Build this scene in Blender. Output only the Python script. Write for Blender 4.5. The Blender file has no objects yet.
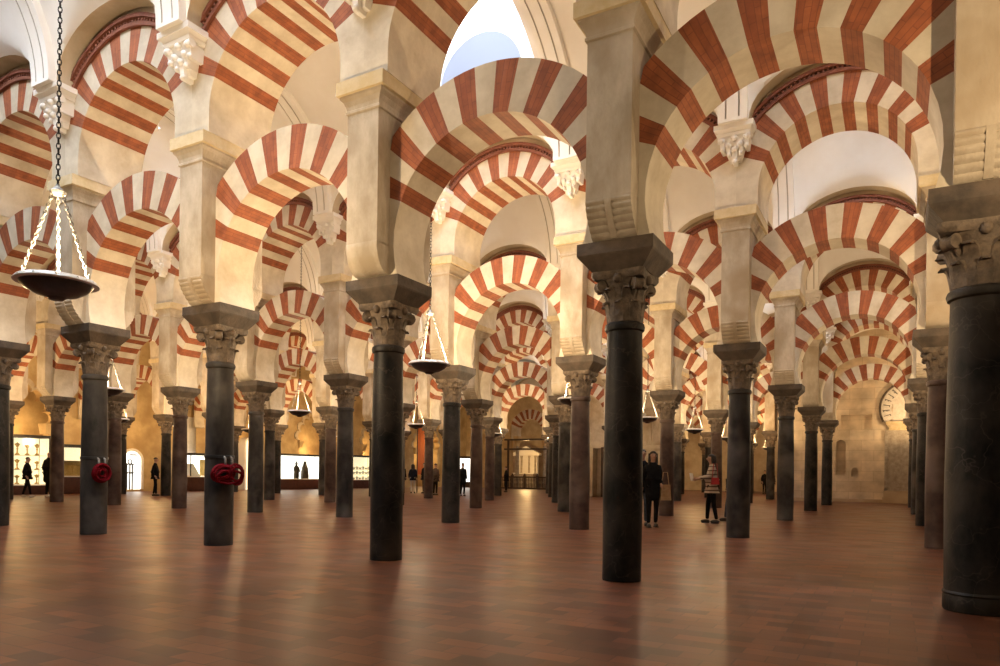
import bpy, bmesh, math, random
from math import sin, cos, pi, radians, sqrt
from mathutils import Vector, Matrix

random.seed(7)
S = bpy.context.scene
COL = S.collection

# ------------------------------------------------------------------ layout
H = 1.16                    # eye height
A = 2.8588 * H              # column spacing along an arcade
B = 5.754 * H               # distance between arcades
TH = 0.5107                 # heading of the view against the naves
CAMX = -(3.6963 * cos(TH) - 5.457 * sin(TH)) * H
CAMY = -(3.6963 * sin(TH) + 5.457 * cos(TH)) * H
HB = A / 2


LAMP_E = 900

# ------------------------------------------------------------------ materials
def mat(name, c1, c2=None, scale=4.0, rough=0.7, bump=0.0, bscale=None, detail=6, vary=0.0,
        stretch=None, ramp=(0.35, 0.65), spec=0.5, metallic=0.0, c3=None, s3=1.0):
    m = bpy.data.materials.new(name)
    m.use_nodes = True
    nt = m.node_tree
    b = nt.nodes['Principled BSDF']
    b.inputs['Roughness'].default_value = rough
    b.inputs['Metallic'].default_value = metallic
    b.inputs['Specular IOR Level'].default_value = spec
    if c2 is None:
        b.inputs['Base Color'].default_value = (*c1, 1)
        return m
    tc = nt.nodes.new('ShaderNodeTexCoord')
    oi = nt.nodes.new('ShaderNodeObjectInfo')
    add = nt.nodes.new('ShaderNodeVectorMath'); add.operation = 'ADD'
    sc = nt.nodes.new('ShaderNodeVectorMath'); sc.operation = 'SCALE'; sc.inputs['Scale'].default_value = 0.73
    nt.links.new(oi.outputs['Location'], sc.inputs[0])
    nt.links.new(tc.outputs['Object'], add.inputs[0]); nt.links.new(sc.outputs[0], add.inputs[1])
    vec = add.outputs[0]
    if stretch:
        mp = nt.nodes.new('ShaderNodeMapping'); mp.inputs['Scale'].default_value = stretch
        nt.links.new(vec, mp.inputs[0]); vec = mp.outputs[0]
    n = nt.nodes.new('ShaderNodeTexNoise'); n.inputs['Scale'].default_value = scale
    n.inputs['Detail'].default_value = detail; n.inputs['Roughness'].default_value = 0.62
    nt.links.new(vec, n.inputs['Vector'])
    r = nt.nodes.new('ShaderNodeValToRGB')
    r.color_ramp.elements[0].position = ramp[0]; r.color_ramp.elements[0].color = (*c1, 1)
    r.color_ramp.elements[1].position = ramp[1]; r.color_ramp.elements[1].color = (*c2, 1)
    nt.links.new(n.outputs['Fac'], r.inputs[0])
    out = r.outputs[0]
    if c3 is not None:
        n3 = nt.nodes.new('ShaderNodeTexNoise'); n3.inputs['Scale'].default_value = s3; n3.inputs['Detail'].default_value = 3
        nt.links.new(add.outputs[0], n3.inputs['Vector'])
        r3 = nt.nodes.new('ShaderNodeValToRGB')
        r3.color_ramp.elements[0].position = 0.48; r3.color_ramp.elements[0].color = (0, 0, 0, 1)
        r3.color_ramp.elements[1].position = 0.7; r3.color_ramp.elements[1].color = (1, 1, 1, 1)
        nt.links.new(n3.outputs['Fac'], r3.inputs[0])
        mx = nt.nodes.new('ShaderNodeMix'); mx.data_type = 'RGBA'
        nt.links.new(r3.outputs[0], mx.inputs['Factor']); nt.links.new(out, mx.inputs[6])
        mx.inputs[7].default_value = (*c3, 1)
        out = mx.outputs[2]
    if vary:
        hs = nt.nodes.new('ShaderNodeHueSaturation')
        mr = nt.nodes.new('ShaderNodeMapRange'); mr.inputs[3].default_value = 1 - vary; mr.inputs[4].default_value = 1 + vary
        nt.links.new(oi.outputs['Random'], mr.inputs[0]); nt.links.new(mr.outputs[0], hs.inputs['Value'])
        nt.links.new(out, hs.inputs['Color']); out = hs.outputs[0]
    nt.links.new(out, b.inputs['Base Color'])
    if bump:
        bn = nt.nodes.new('ShaderNodeTexNoise'); bn.inputs['Scale'].default_value = bscale or scale * 3
        bn.inputs['Detail'].default_value = 5
        nt.links.new(vec, bn.inputs['Vector'])
        bp = nt.nodes.new('ShaderNodeBump'); bp.inputs['Strength'].default_value = bump; bp.inputs['Distance'].default_value = 0.03
        nt.links.new(bn.outputs['Fac'], bp.inputs['Height']); nt.links.new(bp.outputs[0], b.inputs['Normal'])
    return m


def emat(name, c, s):
    m = bpy.data.materials.new(name); m.use_nodes = True
    b = m.node_tree.nodes['Principled BSDF']
    b.inputs['Base Color'].default_value = (*c, 1)
    b.inputs['Emission Color'].default_value = (*c, 1)
    b.inputs['Emission Strength'].default_value = s
    return m


def brick_mat(name, c1, c2, mortar, w, h, msize, rough, uv=True, scale_noise=6, bump=0.15, rot=0.0, rvar=0.0, offset=0.5):
    m = bpy.data.materials.new(name); m.use_nodes = True
    nt = m.node_tree; b = nt.nodes['Principled BSDF']
    tc = nt.nodes.new('ShaderNodeTexCoord')
    mp = nt.nodes.new('ShaderNodeMapping'); mp.inputs['Rotation'].default_value = (0, 0, rot)
    nt.links.new(tc.outputs['UV' if uv else 'Object'], mp.inputs[0])
    br = nt.nodes.new('ShaderNodeTexBrick')
    br.inputs['Color1'].default_value = (*c1, 1); br.inputs['Color2'].default_value = (*c2, 1)
    br.inputs['Mortar'].default_value = (*mortar, 1)
    br.inputs['Scale'].default_value = 1.0
    br.inputs['Brick Width'].default_value = w; br.inputs['Row Height'].default_value = h
    br.inputs['Mortar Size'].default_value = msize; br.inputs['Mortar Smooth'].default_value = 0.3
    br.offset = offset
    nt.links.new(mp.outputs[0], br.inputs['Vector'])
    n = nt.nodes.new('ShaderNodeTexNoise'); n.inputs['Scale'].default_value = scale_noise; n.inputs['Detail'].default_value = 6
    nt.links.new(tc.outputs['Object'], n.inputs['Vector'])
    mr = nt.nodes.new('ShaderNodeMapRange'); mr.inputs[1].default_value = 0.3; mr.inputs[2].default_value = 0.7
    mr.inputs[3].default_value = 0.72; mr.inputs[4].default_value = 1.22
    nt.links.new(n.outputs['Fac'], mr.inputs[0])
    hs = nt.nodes.new('ShaderNodeHueSaturation')
    nt.links.new(mr.outputs[0], hs.inputs['Value']); nt.links.new(br.outputs['Color'], hs.inputs['Color'])
    nt.links.new(hs.outputs[0], b.inputs['Base Color'])
    b.inputs['Roughness'].default_value = rough
    if rvar:
        mr2 = nt.nodes.new('ShaderNodeMapRange'); mr2.inputs[1].default_value = 0.3; mr2.inputs[2].default_value = 0.7
        mr2.inputs[3].default_value = rough - rvar; mr2.inputs[4].default_value = rough + rvar
        n2 = nt.nodes.new('ShaderNodeTexNoise'); n2.inputs['Scale'].default_value = 1.3; n2.inputs['Detail'].default_value = 5
        nt.links.new(tc.outputs['Object'], n2.inputs['Vector']); nt.links.new(n2.outputs['Fac'], mr2.inputs[0])
        nt.links.new(mr2.outputs[0], b.inputs['Roughness'])
    if bump:
        mth = nt.nodes.new('ShaderNodeMath'); mth.operation = 'MULTIPLY_ADD'
        mth.inputs[1].default_value = -1.0
        nt.links.new(br.outputs['Fac'], mth.inputs[0]); nt.links.new(n.outputs['Fac'], mth.inputs[2])
        bp = nt.nodes.new('ShaderNodeBump'); bp.inputs['Strength'].default_value = bump; bp.inputs['Distance'].default_value = 0.01
        nt.links.new(mth.outputs[0], bp.inputs['Height']); nt.links.new(bp.outputs[0], b.inputs['Normal'])
    return m


M = {}
M['cream'] = mat('cream_stone', (0.49, 0.41, 0.295), (0.66, 0.58, 0.45), 2.2, 0.8, 0.15, 14, vary=0.06)
M['red'] = brick_mat('red_brick', (0.33, 0.098, 0.034), (0.255, 0.07, 0.025), (0.20, 0.055, 0.022), 0.28, 0.055, 0.004, 0.8, bump=0.1)
M['stone'] = mat('pier_stone', (0.34, 0.275, 0.19), (0.56, 0.48, 0.375), 1.6, 0.85, 0.3, 22, vary=0.07, stretch=(1.5, 1.5, 0.7), c3=(0.33, 0.25, 0.16), s3=1.1)
M['ochre'] = mat('ochre_stone', (0.55, 0.42, 0.22), (0.66, 0.54, 0.34), 5, 0.8, 0.2)
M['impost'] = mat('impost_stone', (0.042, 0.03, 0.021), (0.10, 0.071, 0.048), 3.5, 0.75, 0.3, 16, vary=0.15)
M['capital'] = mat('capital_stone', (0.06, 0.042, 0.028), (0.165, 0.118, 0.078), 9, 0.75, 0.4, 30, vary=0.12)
M['black'] = mat('black_marble', (0.004, 0.0033, 0.0028), (0.045, 0.036, 0.028), 3.2, 0.52, 0.08, 30, spec=0.2, ramp=(0.35, 0.75), stretch=(1, 1, 0.6), c3=(0.045, 0.034, 0.024), s3=2.0)
M['grey'] = mat('grey_marble', (0.009, 0.0075, 0.0065), (0.066, 0.055, 0.045), 3.4, 0.54, 0.08, 26, spec=0.2, ramp=(0.3, 0.75), stretch=(1, 1, 0.5), c3=(0.11, 0.092, 0.075), s3=1.4)
M['rosy'] = mat('rosy_marble', (0.03, 0.015, 0.011), (0.09, 0.05, 0.036), 3.4, 0.5, 0.06, 26, spec=0.22, ramp=(0.3, 0.7), c3=(0.12, 0.08, 0.06), s3=1.6)
M['vein'] = None
M['plaster'] = mat('white_plaster', (0.80, 0.755, 0.69), (0.87, 0.84, 0.79), 0.8, 0.85, 0.05, 8)
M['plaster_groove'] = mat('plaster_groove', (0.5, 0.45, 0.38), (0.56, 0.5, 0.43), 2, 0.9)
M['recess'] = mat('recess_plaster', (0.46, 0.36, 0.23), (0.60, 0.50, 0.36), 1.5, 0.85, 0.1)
M['hood'] = mat('hood_terracotta', (0.15, 0.045, 0.022), (0.22, 0.07, 0.036), 7, 0.8, 0.2)
M['dentil'] = mat('dentil_terracotta', (0.075, 0.026, 0.015), (0.12, 0.04, 0.025), 7, 0.85)
M['floor'] = brick_mat('floor_tiles', (0.185, 0.060, 0.023), (0.068, 0.021, 0.009), (0.06, 0.021, 0.010), 0.34, 0.17, 0.005, 0.37, uv=False, scale_noise=2.6, bump=0.10, rvar=0.045)
M['floor'].node_tree.nodes['Principled BSDF'].inputs['Specular IOR Level'].default_value = 0.36
M['wall'] = mat('wall_stone', (0.42, 0.32, 0.21), (0.56, 0.45, 0.31), 1.2, 0.85, 0.2, 9, c3=(0.36, 0.26, 0.16), s3=0.7)
M['iron'] = mat('dark_iron', (0.012, 0.011, 0.010), (0.03, 0.026, 0.022), 12, 0.4, 0.05, metallic=0.6)
M['silver'] = mat('lamp_silver', (0.12, 0.11, 0.095), (0.36, 0.34, 0.30), 40, 0.5, metallic=0.3)


def marble_veins(m):
    nt = m.node_tree; b = nt.nodes['Principled BSDF']
    src = b.inputs['Base Color'].links[0].from_socket
    tc = nt.nodes.new('ShaderNodeTexCoord')
    n0 = nt.nodes.new('ShaderNodeTexNoise'); n0.inputs['Scale'].default_value = 2.0; n0.inputs['Detail'].default_value = 4
    nt.links.new(tc.outputs['Object'], n0.inputs['Vector'])
    sc = nt.nodes.new('ShaderNodeVectorMath'); sc.operation = 'MULTIPLY_ADD'
    sc.inputs[1].default_value = (1.2, 1.2, 1.2)
    nt.links.new(n0.outputs['Color'], sc.inputs[0]); nt.links.new(tc.outputs['Object'], sc.inputs[2])
    v = nt.nodes.new('ShaderNodeTexVoronoi'); v.feature = 'DISTANCE_TO_EDGE'; v.inputs['Scale'].default_value = 2.2
    nt.links.new(sc.outputs[0], v.inputs['Vector'])
    r = nt.nodes.new('ShaderNodeValToRGB')
    r.color_ramp.elements[0].position = 0.0; r.color_ramp.elements[0].color = (0.8, 0.8, 0.8, 1)
    r.color_ramp.elements[1].position = 0.018; r.color_ramp.elements[1].color = (0, 0, 0, 1)
    nt.links.new(v.outputs['Distance'], r.inputs[0])
    mx = nt.nodes.new('ShaderNodeMix'); mx.data_type = 'RGBA'
    n1 = nt.nodes.new('ShaderNodeTexNoise'); n1.inputs['Scale'].default_value = 1.5
    nt.links.new(tc.outputs['Object'], n1.inputs['Vector'])
    ml = nt.nodes.new('ShaderNodeMath'); ml.operation = 'MULTIPLY'
    nt.links.new(r.outputs[0], ml.inputs[0]); nt.links.new(n1.outputs['Fac'], ml.inputs[1])
    nt.links.new(ml.outputs[0], mx.inputs['Factor']); nt.links.new(src, mx.inputs[6])
    mx.inputs[7].default_value = (0.09, 0.066, 0.05, 1)
    nt.links.new(mx.outputs[2], b.inputs['Base Color'])


marble_veins(M['black'])


# ------------------------------------------------------------------ mesh helpers
class MB:
    """collects shapes, then becomes one mesh"""
    def __init__(self):
        self.v = []; self.f = []; self.m = []; self.uv = {}

    def quad(self, a, b, c, d, mi=0, uv=None):
        n = len(self.v); self.v += [a, b, c, d]; self.f.append((n, n + 1, n + 2, n + 3)); self.m.append(mi)
        if uv: self.uv[len(self.f) - 1] = uv

    def box(self, x0, x1, y0, y1, z0, z1, mi=0):
        self.frustum((x0, x1, y0, y1, z0), (x0, x1, y0, y1, z1), mi)

    def frustum(self, b, t, mi=0):
        n = len(self.v)
        for (x0, x1, y0, y1, z) in (b, t):
            self.v += [(x0, y0, z), (x1, y0, z), (x1, y1, z), (x0, y1, z)]
        for f in ((3, 2, 1, 0), (4, 5, 6, 7), (0, 1, 5, 4), (1, 2, 6, 5), (2, 3, 7, 6), (3, 0, 4, 7)):
            self.f.append(tuple(n + k for k in f)); self.m.append(mi)

    def obox(self, c, ax, hs, mi=0):
        """oriented box: centre, three axes, half sizes"""
        n = len(self.v); c = Vector(c); ax = [Vector(a) for a in ax]
        for sz in (-1, 1):
            for sx, sy in ((-1, -1), (1, -1), (1, 1), (-1, 1)):
                self.v.append(tuple(c + ax[0] * sx * hs[0] + ax[1] * sy * hs[1] + ax[2] * sz * hs[2]))
        for f in ((3, 2, 1, 0), (4, 5, 6, 7), (0, 1, 5, 4), (1, 2, 6, 5), (2, 3, 7, 6), (3, 0, 4, 7)):
            self.f.append(tuple(n + k for k in f)); self.m.append(mi)

    def lathe(self, prof, seg=24, c=(0, 0), mi=0, cap=True):
        n = len(self.v)
        for r, z in prof:
            for k in range(seg):
                a = 2 * pi * k / seg
                self.v.append((c[0] + r * cos(a), c[1] + r * sin(a), z))
        for i in range(len(prof) - 1):
            for k in range(seg):
                k2 = (k + 1) % seg
                self.f.append((n + i * seg + k, n + i * seg + k2, n + (i + 1) * seg + k2, n + (i + 1) * seg + k)); self.m.append(mi)
        if cap:
            self.f.append(tuple(n + k for k in reversed(range(seg)))); self.m.append(mi)
            self.f.append(tuple(n + (len(prof) - 1) * seg + k for k in range(seg))); self.m.append(mi)

    def tube(self, pts, r, seg=8, mi=0, closed=False):
        n = len(self.v); P = [Vector(p) for p in pts]; N = len(P)
        rs = r if isinstance(r, (list, tuple)) else [r] * N
        prev = None
        for i, p in enumerate(P):
            if closed: t = (P[(i + 1) % N] - P[i - 1])
            else: t = P[min(i + 1, N - 1)] - P[max(i - 1, 0)]
            t.normalize()
            if prev is None:
                u = t.orthogonal().normalized()
            else:
                u = (prev - t * prev.dot(t)).normalized()
            prev = u; w = t.cross(u)
            for k in range(seg):
                a = 2 * pi * k / seg
                self.v.append(tuple(p + (u * cos(a) + w * sin(a)) * rs[i]))
        for i in range(N if closed else N - 1):
            j = (i + 1) % N
            for k in range(seg):
                k2 = (k + 1) % seg
                self.f.append((n + i * seg + k, n + i * seg + k2, n + j * seg + k2, n + j * seg + k)); self.m.append(mi)
        if not closed:
            self.f.append(tuple(n + k for k in reversed(range(seg)))); self.m.append(mi)
            self.f.append(tuple(n + (N - 1) * seg + k for k in range(seg))); self.m.append(mi)

    def ball(self, c, r, seg=10, rings=6, mi=0):
        rx, ry, rz = r if isinstance(r, (tuple, list)) else (r, r, r)
        n = len(self.v)
        for i in range(rings + 1):
            a = -pi / 2 + pi * i / rings
            for k in range(seg):
                b = 2 * pi * k / seg
                self.v.append((c[0] + rx * cos(a) * cos(b), c[1] + ry * cos(a) * sin(b), c[2] + rz * sin(a)))
        for i in range(rings):
            for k in range(seg):
                k2 = (k + 1) % seg
                self.f.append((n + i * seg + k, n + i * seg + k2, n + (i + 1) * seg + k2, n + (i + 1) * seg + k)); self.m.append(mi)

    def extrude_x(self, prof, x0, x1, mi=0):
        """closed (y,z) profile pushed along x"""
        n = len(self.v); N = len(prof)
        for x in (x0, x1):
            for y, z in prof: self.v.append((x, y, z))
        for k in range(N):
            k2 = (k + 1) % N
            self.f.append((n + k, n + k2, n + N + k2, n + N + k)); self.m.append(mi)
        self.f.append(tuple(n + k for k in reversed(range(N)))); self.m.append(mi)
        self.f.append(tuple(n + N + k for k in range(N))); self.m.append(mi)

    def mesh(self, name, mats, smooth=False, angle=40, merge=True):
        me = bpy.data.meshes.new(name)
        me.from_pydata(self.v, [], self.f)
        for m in mats: me.materials.append(m)
        for p, mi in zip(me.polygons, self.m): p.material_index = mi
        if self.uv:
            ul = me.uv_layers.new(name='UVMap')
            for fi, uvs in self.uv.items():
                p = me.polygons[fi]
                for li, q in zip(p.loop_indices, uvs): ul.data[li].uv = q
        bm = bmesh.new(); bm.from_mesh(me)
        if merge: bmesh.ops.remove_doubles(bm, verts=bm.verts, dist=0.0004)
        bmesh.ops.recalc_face_normals(bm, faces=bm.faces)
        bm.to_mesh(me); bm.free()
        if smooth:
            for p in me.polygons: p.use_smooth = True
            me.set_sharp_from_angle(angle=radians(angle))
        me.update()
        return me


def link(name, data, parent=None, loc=(0, 0, 0), rot=(0, 0, 0)):
    o = bpy.data.objects.new(name, data); COL.objects.link(o)
    o.location = loc; o.rotation_euler = rot
    if parent: o.parent = parent
    return o


def tag(o, label, cat, group=None, kind='thing'):
    o['label'] = label; o['category'] = cat
    if group: o['group'] = group
    if kind: o['kind'] = kind
    return o


def struct(name, data, label=None):
    o = link(name, data); o['kind'] = 'structure'
    if label: o['label'] = label
    return o


# ------------------------------------------------------------------ prototypes of the arcade
Z_AST, Z_CAP, Z_IMP = 2.86, 3.40, 3.70
LZ, LRI, LRE, LT = 4.11, 1.34, 1.95, 0.33       # lower arch
UZ, URI, URE, UT = 6.46, 1.27, 1.81, 0.58       # upper arch
PW, PD = 0.25, 0.58                             # pier half width, half depth
Z_CORN0, Z_CORN1 = 5.77, 6.18
VY, VZ, VR = 0.88, 7.64, 2.55                   # vault springing: distance from arcade, height, rise
VH = B / 2 - VY
LW = 1.40                                       # lunette half width


def shaft_mesh(r, name):
    b = MB()
    b.lathe([(r * 1.0, 0), (r * 1.01, 0.05), (r * 1.0, 0.1), (r * 1.02, 1.0), (r * 0.97, 2.0), (r * 0.91, 2.72),
             (r * 0.91, 2.76), (r * 1.0, 2.775), (r * 1.04, 2.81), (r * 1.0, 2.845), (r * 0.9, Z_AST)], 32)
    return b.mesh(name, [None], True, 35)


def capital_mesh(r, seed):
    rnd = random.Random(seed)
    b = MB()
    b.lathe([(r * 0.9, Z_AST), (r * 0.98, Z_AST + 0.1), (r * 1.0, Z_AST + 0.3), (r * 1.2, Z_AST + 0.42), (r * 1.25, Z_AST + 0.47)], 24)
    h = r / 0.21 * 0.9
    for row, (z0, hh, cnt, out, w, off) in enumerate(((Z_AST + 0.005, 0.22, 8, 0.085, 0.075, 0), (Z_AST + 0.13, 0.24, 8, 0.12, 0.075, pi / 8))):
        for k in range(cnt):
            a = 2 * pi * k / cnt + off
            u = Vector((cos(a), sin(a), 0)); t = Vector((-sin(a), cos(a), 0))
            pts = []
            for q, (fr, fz, fw) in enumerate(((0.0, 0, 0.9), (0.012, 0.45, 1.0), (0.03, 0.8, 0.85), (0.068, 0.98, 0.6), (0.088, 0.86, 0.42))):
                rr = (0.19 + fr * out / 0.085) * h
                pts.append((u * rr + Vector((0, 0, z0 + fz * hh)), fw * w * h))
            th = 0.02 * h
            n = len(b.v)
            for p, w_ in pts:
                for sg in (-1, 1):
                    b.v.append(tuple(p + t * w_ * sg - u * th * 1.4)); b.v.append(tuple(p + t * w_ * 0.75 * sg + u * th))
            for q in range(len(pts) - 1):
                o = n + q * 4; o2 = o + 4
                for f in ((o + 1, o + 3, o2 + 3, o2 + 1), (o, o + 1, o2 + 1, o2), (o + 3, o + 2, o2 + 2, o2 + 3), (o + 2, o, o2, o2 + 2)):
                    b.f.append(f); b.m.append(0)
            o = n + (len(pts) - 1) * 4
            b.f.append((o, o + 1, o + 3, o + 2)); b.m.append(0)
    # corner volutes: short rolled scrolls under the abacus corners
    for k in range(4):
        a = pi / 4 + k * pi / 2
        u = Vector((cos(a), sin(a), 0)); t = Vector((-sin(a), cos(a), 0))
        c = u * 0.315 * h + Vector((0, 0, Z_AST + 0.385))
        P = [c + t * d for d in (-0.055 * h, -0.05 * h, 0, 0.05 * h, 0.055 * h)]
        b.tube(P, [0.05, 0.068, 0.055, 0.068, 0.05], 10)
        b.tube([u * 0.2 * h + Vector((0, 0, Z_AST + 0.26)), u * 0.245 * h + Vector((0, 0, Z_AST + 0.36)), u * 0.3 * h + Vector((0, 0, Z_AST + 0.44))], [0.03, 0.035, 0.03], 6)
    for k in range(4):
        a = k * pi / 2
        b.ball((cos(a) * 0.285 * h, sin(a) * 0.285 * h, Z_AST + 0.455), (0.05, 0.05, 0.055), 8, 6)
    # abacus with hollowed sides
    n = len(b.v); R = 0.335 * h
    loop = []
    for k in range(4):
        a = pi / 4 + k * pi / 2
        c0 = Vector((cos(a), sin(a), 0)) * R * sqrt(2); a1 = a + pi / 2
        c1 = Vector((cos(a1), sin(a1), 0)) * R * sqrt(2)
        for q in range(6):
            f = 0.06 + 0.88 * q / 5
            p = c0.lerp(c1, f); p *= 1 - 0.13 * sin(pi * f)
            loop.append(p)
    N = len(loop)
    for z, sc in ((Z_AST + 0.455, 0.93), (Z_AST + 0.49, 1.0), (Z_CAP, 1.0)):
        for p in loop: b.v.append((p.x * sc, p.y * sc, z))
    for i in range(2):
        for k in range(N):
            k2 = (k + 1) % N
            b.f.append((n + i * N + k, n + i * N + k2, n + (i + 1) * N + k2, n + (i + 1) * N + k)); b.m.append(0)
    b.f.append(tuple(n + k for k in reversed(range(N)))); b.m.append(0)
    b.f.append(tuple(n + 2 * N + k for k in range(N))); b.m.append(0)
    return b.mesh('capital', [M['capital']], True, 50)


def impost_mesh():
    b = MB()
    def R(x, y, z): return (-x, x, -y, y, z)
    b.frustum(R(0.285, 0.27, Z_CAP), R(0.42, 0.37, 3.55))
    b.frustum(R(0.42, 0.37, 3.55), R(0.43, 0.38, 3.57))
    b.frustum(R(0.43, 0.38, 3.57), R(0.43, 0.38, Z_IMP))
    return b.mesh('impost_block', [M['impost']])


def pier_mesh():
    b = MB()
    b.box(-PW, PW, -PD, PD, 4.08, Z_CORN0)
    b.box(-PW, PW, -0.33, 0.33, Z_IMP, 4.09)
    return b.mesh('pier_shaft', [M['stone']])


def roll_corbel_mesh(smooth, sgn):
    b = MB()
    prof = [(-0.30, 4.10), (-0.30, Z_IMP)]
    if smooth:
        for k in range(11):
            a = pi / 2 * k / 10
            prof.append((-0.37 - 0.215 * sin(a), Z_IMP + 0.02 + 0.37 * (1 - cos(a))))
    else:
        n = 48
        for k in range(n + 1):
            t = k / n
            prof.append((-0.36 - 0.215 * sin(pi / 2 * t) - 0.016 * abs(sin(6 * pi * t)), Z_IMP + 0.01 + 0.375 * t))
    prof.append((-PD, 4.10))
    prof = [(y * sgn, z) for y, z in prof]
    b.extrude_x(prof, -PW, PW)
    if not smooth:
        pr = []
        for k in range(9):
            a = pi / 2 * k / 8
            pr.append((-0.378 - 0.216 * sin(pi / 2 * k / 8), Z_IMP + 0.012 + 0.36 * k / 8))
        pr = [(-0.33, Z_IMP + 0.012)] + pr + [(-0.33, 4.06)]
        b.extrude_x([(y * sgn, z) for y, z in pr], -0.035, 0.035)
    return b.mesh('roll_corbel', [M['stone']], True, 40)


def cornice_mesh():
    b = MB()
    def R(d, z): return (-PW - d, PW + d, -PD - d * 0.7, PD + d * 0.7, z)
    st = [(d, z - 0.09) for d, z in [(0.0, 5.86), (0.025, 5.87), (0.025, 5.90), (0.01, 5.91), (0.02, 5.96), (0.05, 6.02), (0.09, 6.06), (0.09, 6.09), (0.13, 6.10), (0.13, 6.27)]]
    for i in range(len(st) - 1):
        b.frustum(R(*st[i]), R(*st[i + 1]), 1 if st[i][1] >= 5.995 else 0)
    return b.mesh('cornice', [M['stone'], M['ochre']])


A_S, N_V = 23.0, 15
STEP = (180 - 2 * A_S) / N_V


def arch_mesh(name, zc, ri, re, t, clip, a_start, legs=None, sub=2):
    """striped arch ring: cream springers, then alternating brick and stone voussoirs"""
    b = MB()
    br = []                                     # (angle, material)
    n0 = 5
    for k in range(n0): br.append((a_start + (A_S - a_start) * k / n0, 0))
    for v in range(N_V):
        for q in range(sub): br.append((A_S + STEP * (v + q / sub), 1 if v % 2 == 0 else 0))
    for k in range(n0): br.append((180 - A_S + (A_S - a_start) * k / n0, 0))
    br.append((180 - a_start, 0))
    def pts(a):
        a = radians(a); ro = min(re, clip / max(1e-6, abs(cos(a))))
        return (ri * cos(a), zc + ri * sin(a)), (ro * cos(a), zc + ro * sin(a)), ro
    for i in range(len(br) - 1):
        a0, mi = br[i]; a1 = br[i + 1][0]
        (xi0, zi0), (xo0, zo0), r0 = pts(a0); (xi1, zi1), (xo1, zo1), r1 = pts(a1)
        u0, u1 = radians(a0) * ri, radians(a1) * ri
        # bricks lie along u (course height), v runs through the voussoir
        b.quad((xi0, -t, zi0), (xo0, -t, zo0), (xo1, -t, zo1), (xi1, -t, zi1), mi, [(ri, u0), (r0, u0), (r1, u1), (ri, u1)])
        b.quad((xi0, t, zi0), (xo0, t, zo0), (xo1, t, zo1), (xi1, t, zi1), mi, [(ri, u0), (r0, u0), (r1, u1), (ri, u1)])
        b.quad((xi0, -t, zi0), (xi0, t, zi0), (xi1, t, zi1), (xi1, -t, zi1), mi, [(ri + t, u0), (ri - t, u0), (ri - t, u1), (ri + t, u1)])
        b.quad((xo0, -t, zo0), (xo0, t, zo0), (xo1, t, zo1), (xo1, -t, zo1), mi, [(-t, u0), (t, u0), (t, u1), (-t, u1)])
    if legs is not None:
        for sg in (-1, 1):
            x0, x1 = sorted((sg * ri, sg * clip)); b.box(x0, x1, -t, t, legs, zc, 0)
    else:
        for a in (a_start, 180 - a_start):
            (xi, zi), (xo, zo), r = pts(a)
            b.quad((xi, -t, zi), (xo, -t, zo), (xo, t, zo), (xi, t, zi), 0)
    return b.mesh(name, [M['cream'], M['red']], True, 30)


def hood_mesh(sgn):
    """terracotta moulding with a dentil course, around one face of an upper arch"""
    b = MB()
    y0, y1, y2 = UT, UT + 0.05, UT + 0.085
    a0, a1, n = 36, 144, 36
    def ring(r0, r1, ya, yb, mi, zadd=0.0):
        for k in range(n):
            q = [radians(a0 + (a1 - a0) * (k + e) / n) for e in (0, 1)]
            P = [[(r * cos(a), r * sin(a) + UZ) for a in q] for r in (r0, r1)]
            (i0, i1), (o0, o1) = P
            b.quad((i0[0], yb * sgn, i0[1]), (o0[0], yb * sgn, o0[1]), (o1[0], yb * sgn, o1[1]), (i1[0], yb * sgn, i1[1]), mi)
            b.quad((i0[0], ya * sgn, i0[1]), (i0[0], yb * sgn, i0[1]), (i1[0], yb * sgn, i1[1]), (i1[0], ya * sgn, i1[1]), mi)
            b.quad((o0[0], ya * sgn, o0[1]), (o0[0], yb * sgn, o0[1]), (o1[0], yb * sgn, o1[1]), (o1[0], ya * sgn, o1[1]), mi)
    ring(URE - 0.01, URE + 0.05, y0 - 0.02, y1, 0)
    ring(URE + 0.05, URE + 0.10, y0 - 0.02, y0 + 0.012, 1)
    ring(URE + 0.10, URE + 0.16, y0 - 0.02, y2, 0)
    nd = 46
    for k in range(nd):
        a = radians(a0 + (a1 - a0) * (k + 0.5) / nd)
        u = Vector((cos(a), 0, sin(a))); t = Vector((-sin(a), 0, cos(a)))
        b.obox(u * (URE + 0.075) + Vector((0, sgn * (y0 + 0.025), UZ)), (u, t, Vector((0, 1, 0))), (0.024, 0.018, 0.03), 0)
    return b.mesh('hood_moulding', [M['hood'], M['dentil']], False)


def spandrel_wall_mesh(n_from, n_to):
    """plaster wall over the upper arches of one arcade, cut round the arch rings"""
    b = MB(); top = 9.6
    for i in range(n_from, n_to):
        xc = -A * (i + 0.5)
        N = 28
        pts = []
        a_c = math.degrees(math.acos(HB / URE))
        for k in range(N + 1):
            a = radians(a_c + (180 - 2 * a_c) * k / N)
            pts.append((xc + URE * cos(a), UZ + URE * sin(a)))
        pts[0] = (xc + HB, pts[0][1]); pts[-1] = (xc - HB, pts[-1][1])
        for y in (-UT + 0.015, UT - 0.015):
            for k in range(N):
                (x0, z0), (x1, z1) = pts[k], pts[k + 1]
                b.quad((x0, y, z0), (x0, y, top), (x1, y, top), (x1, y, z1))
    return b


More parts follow.
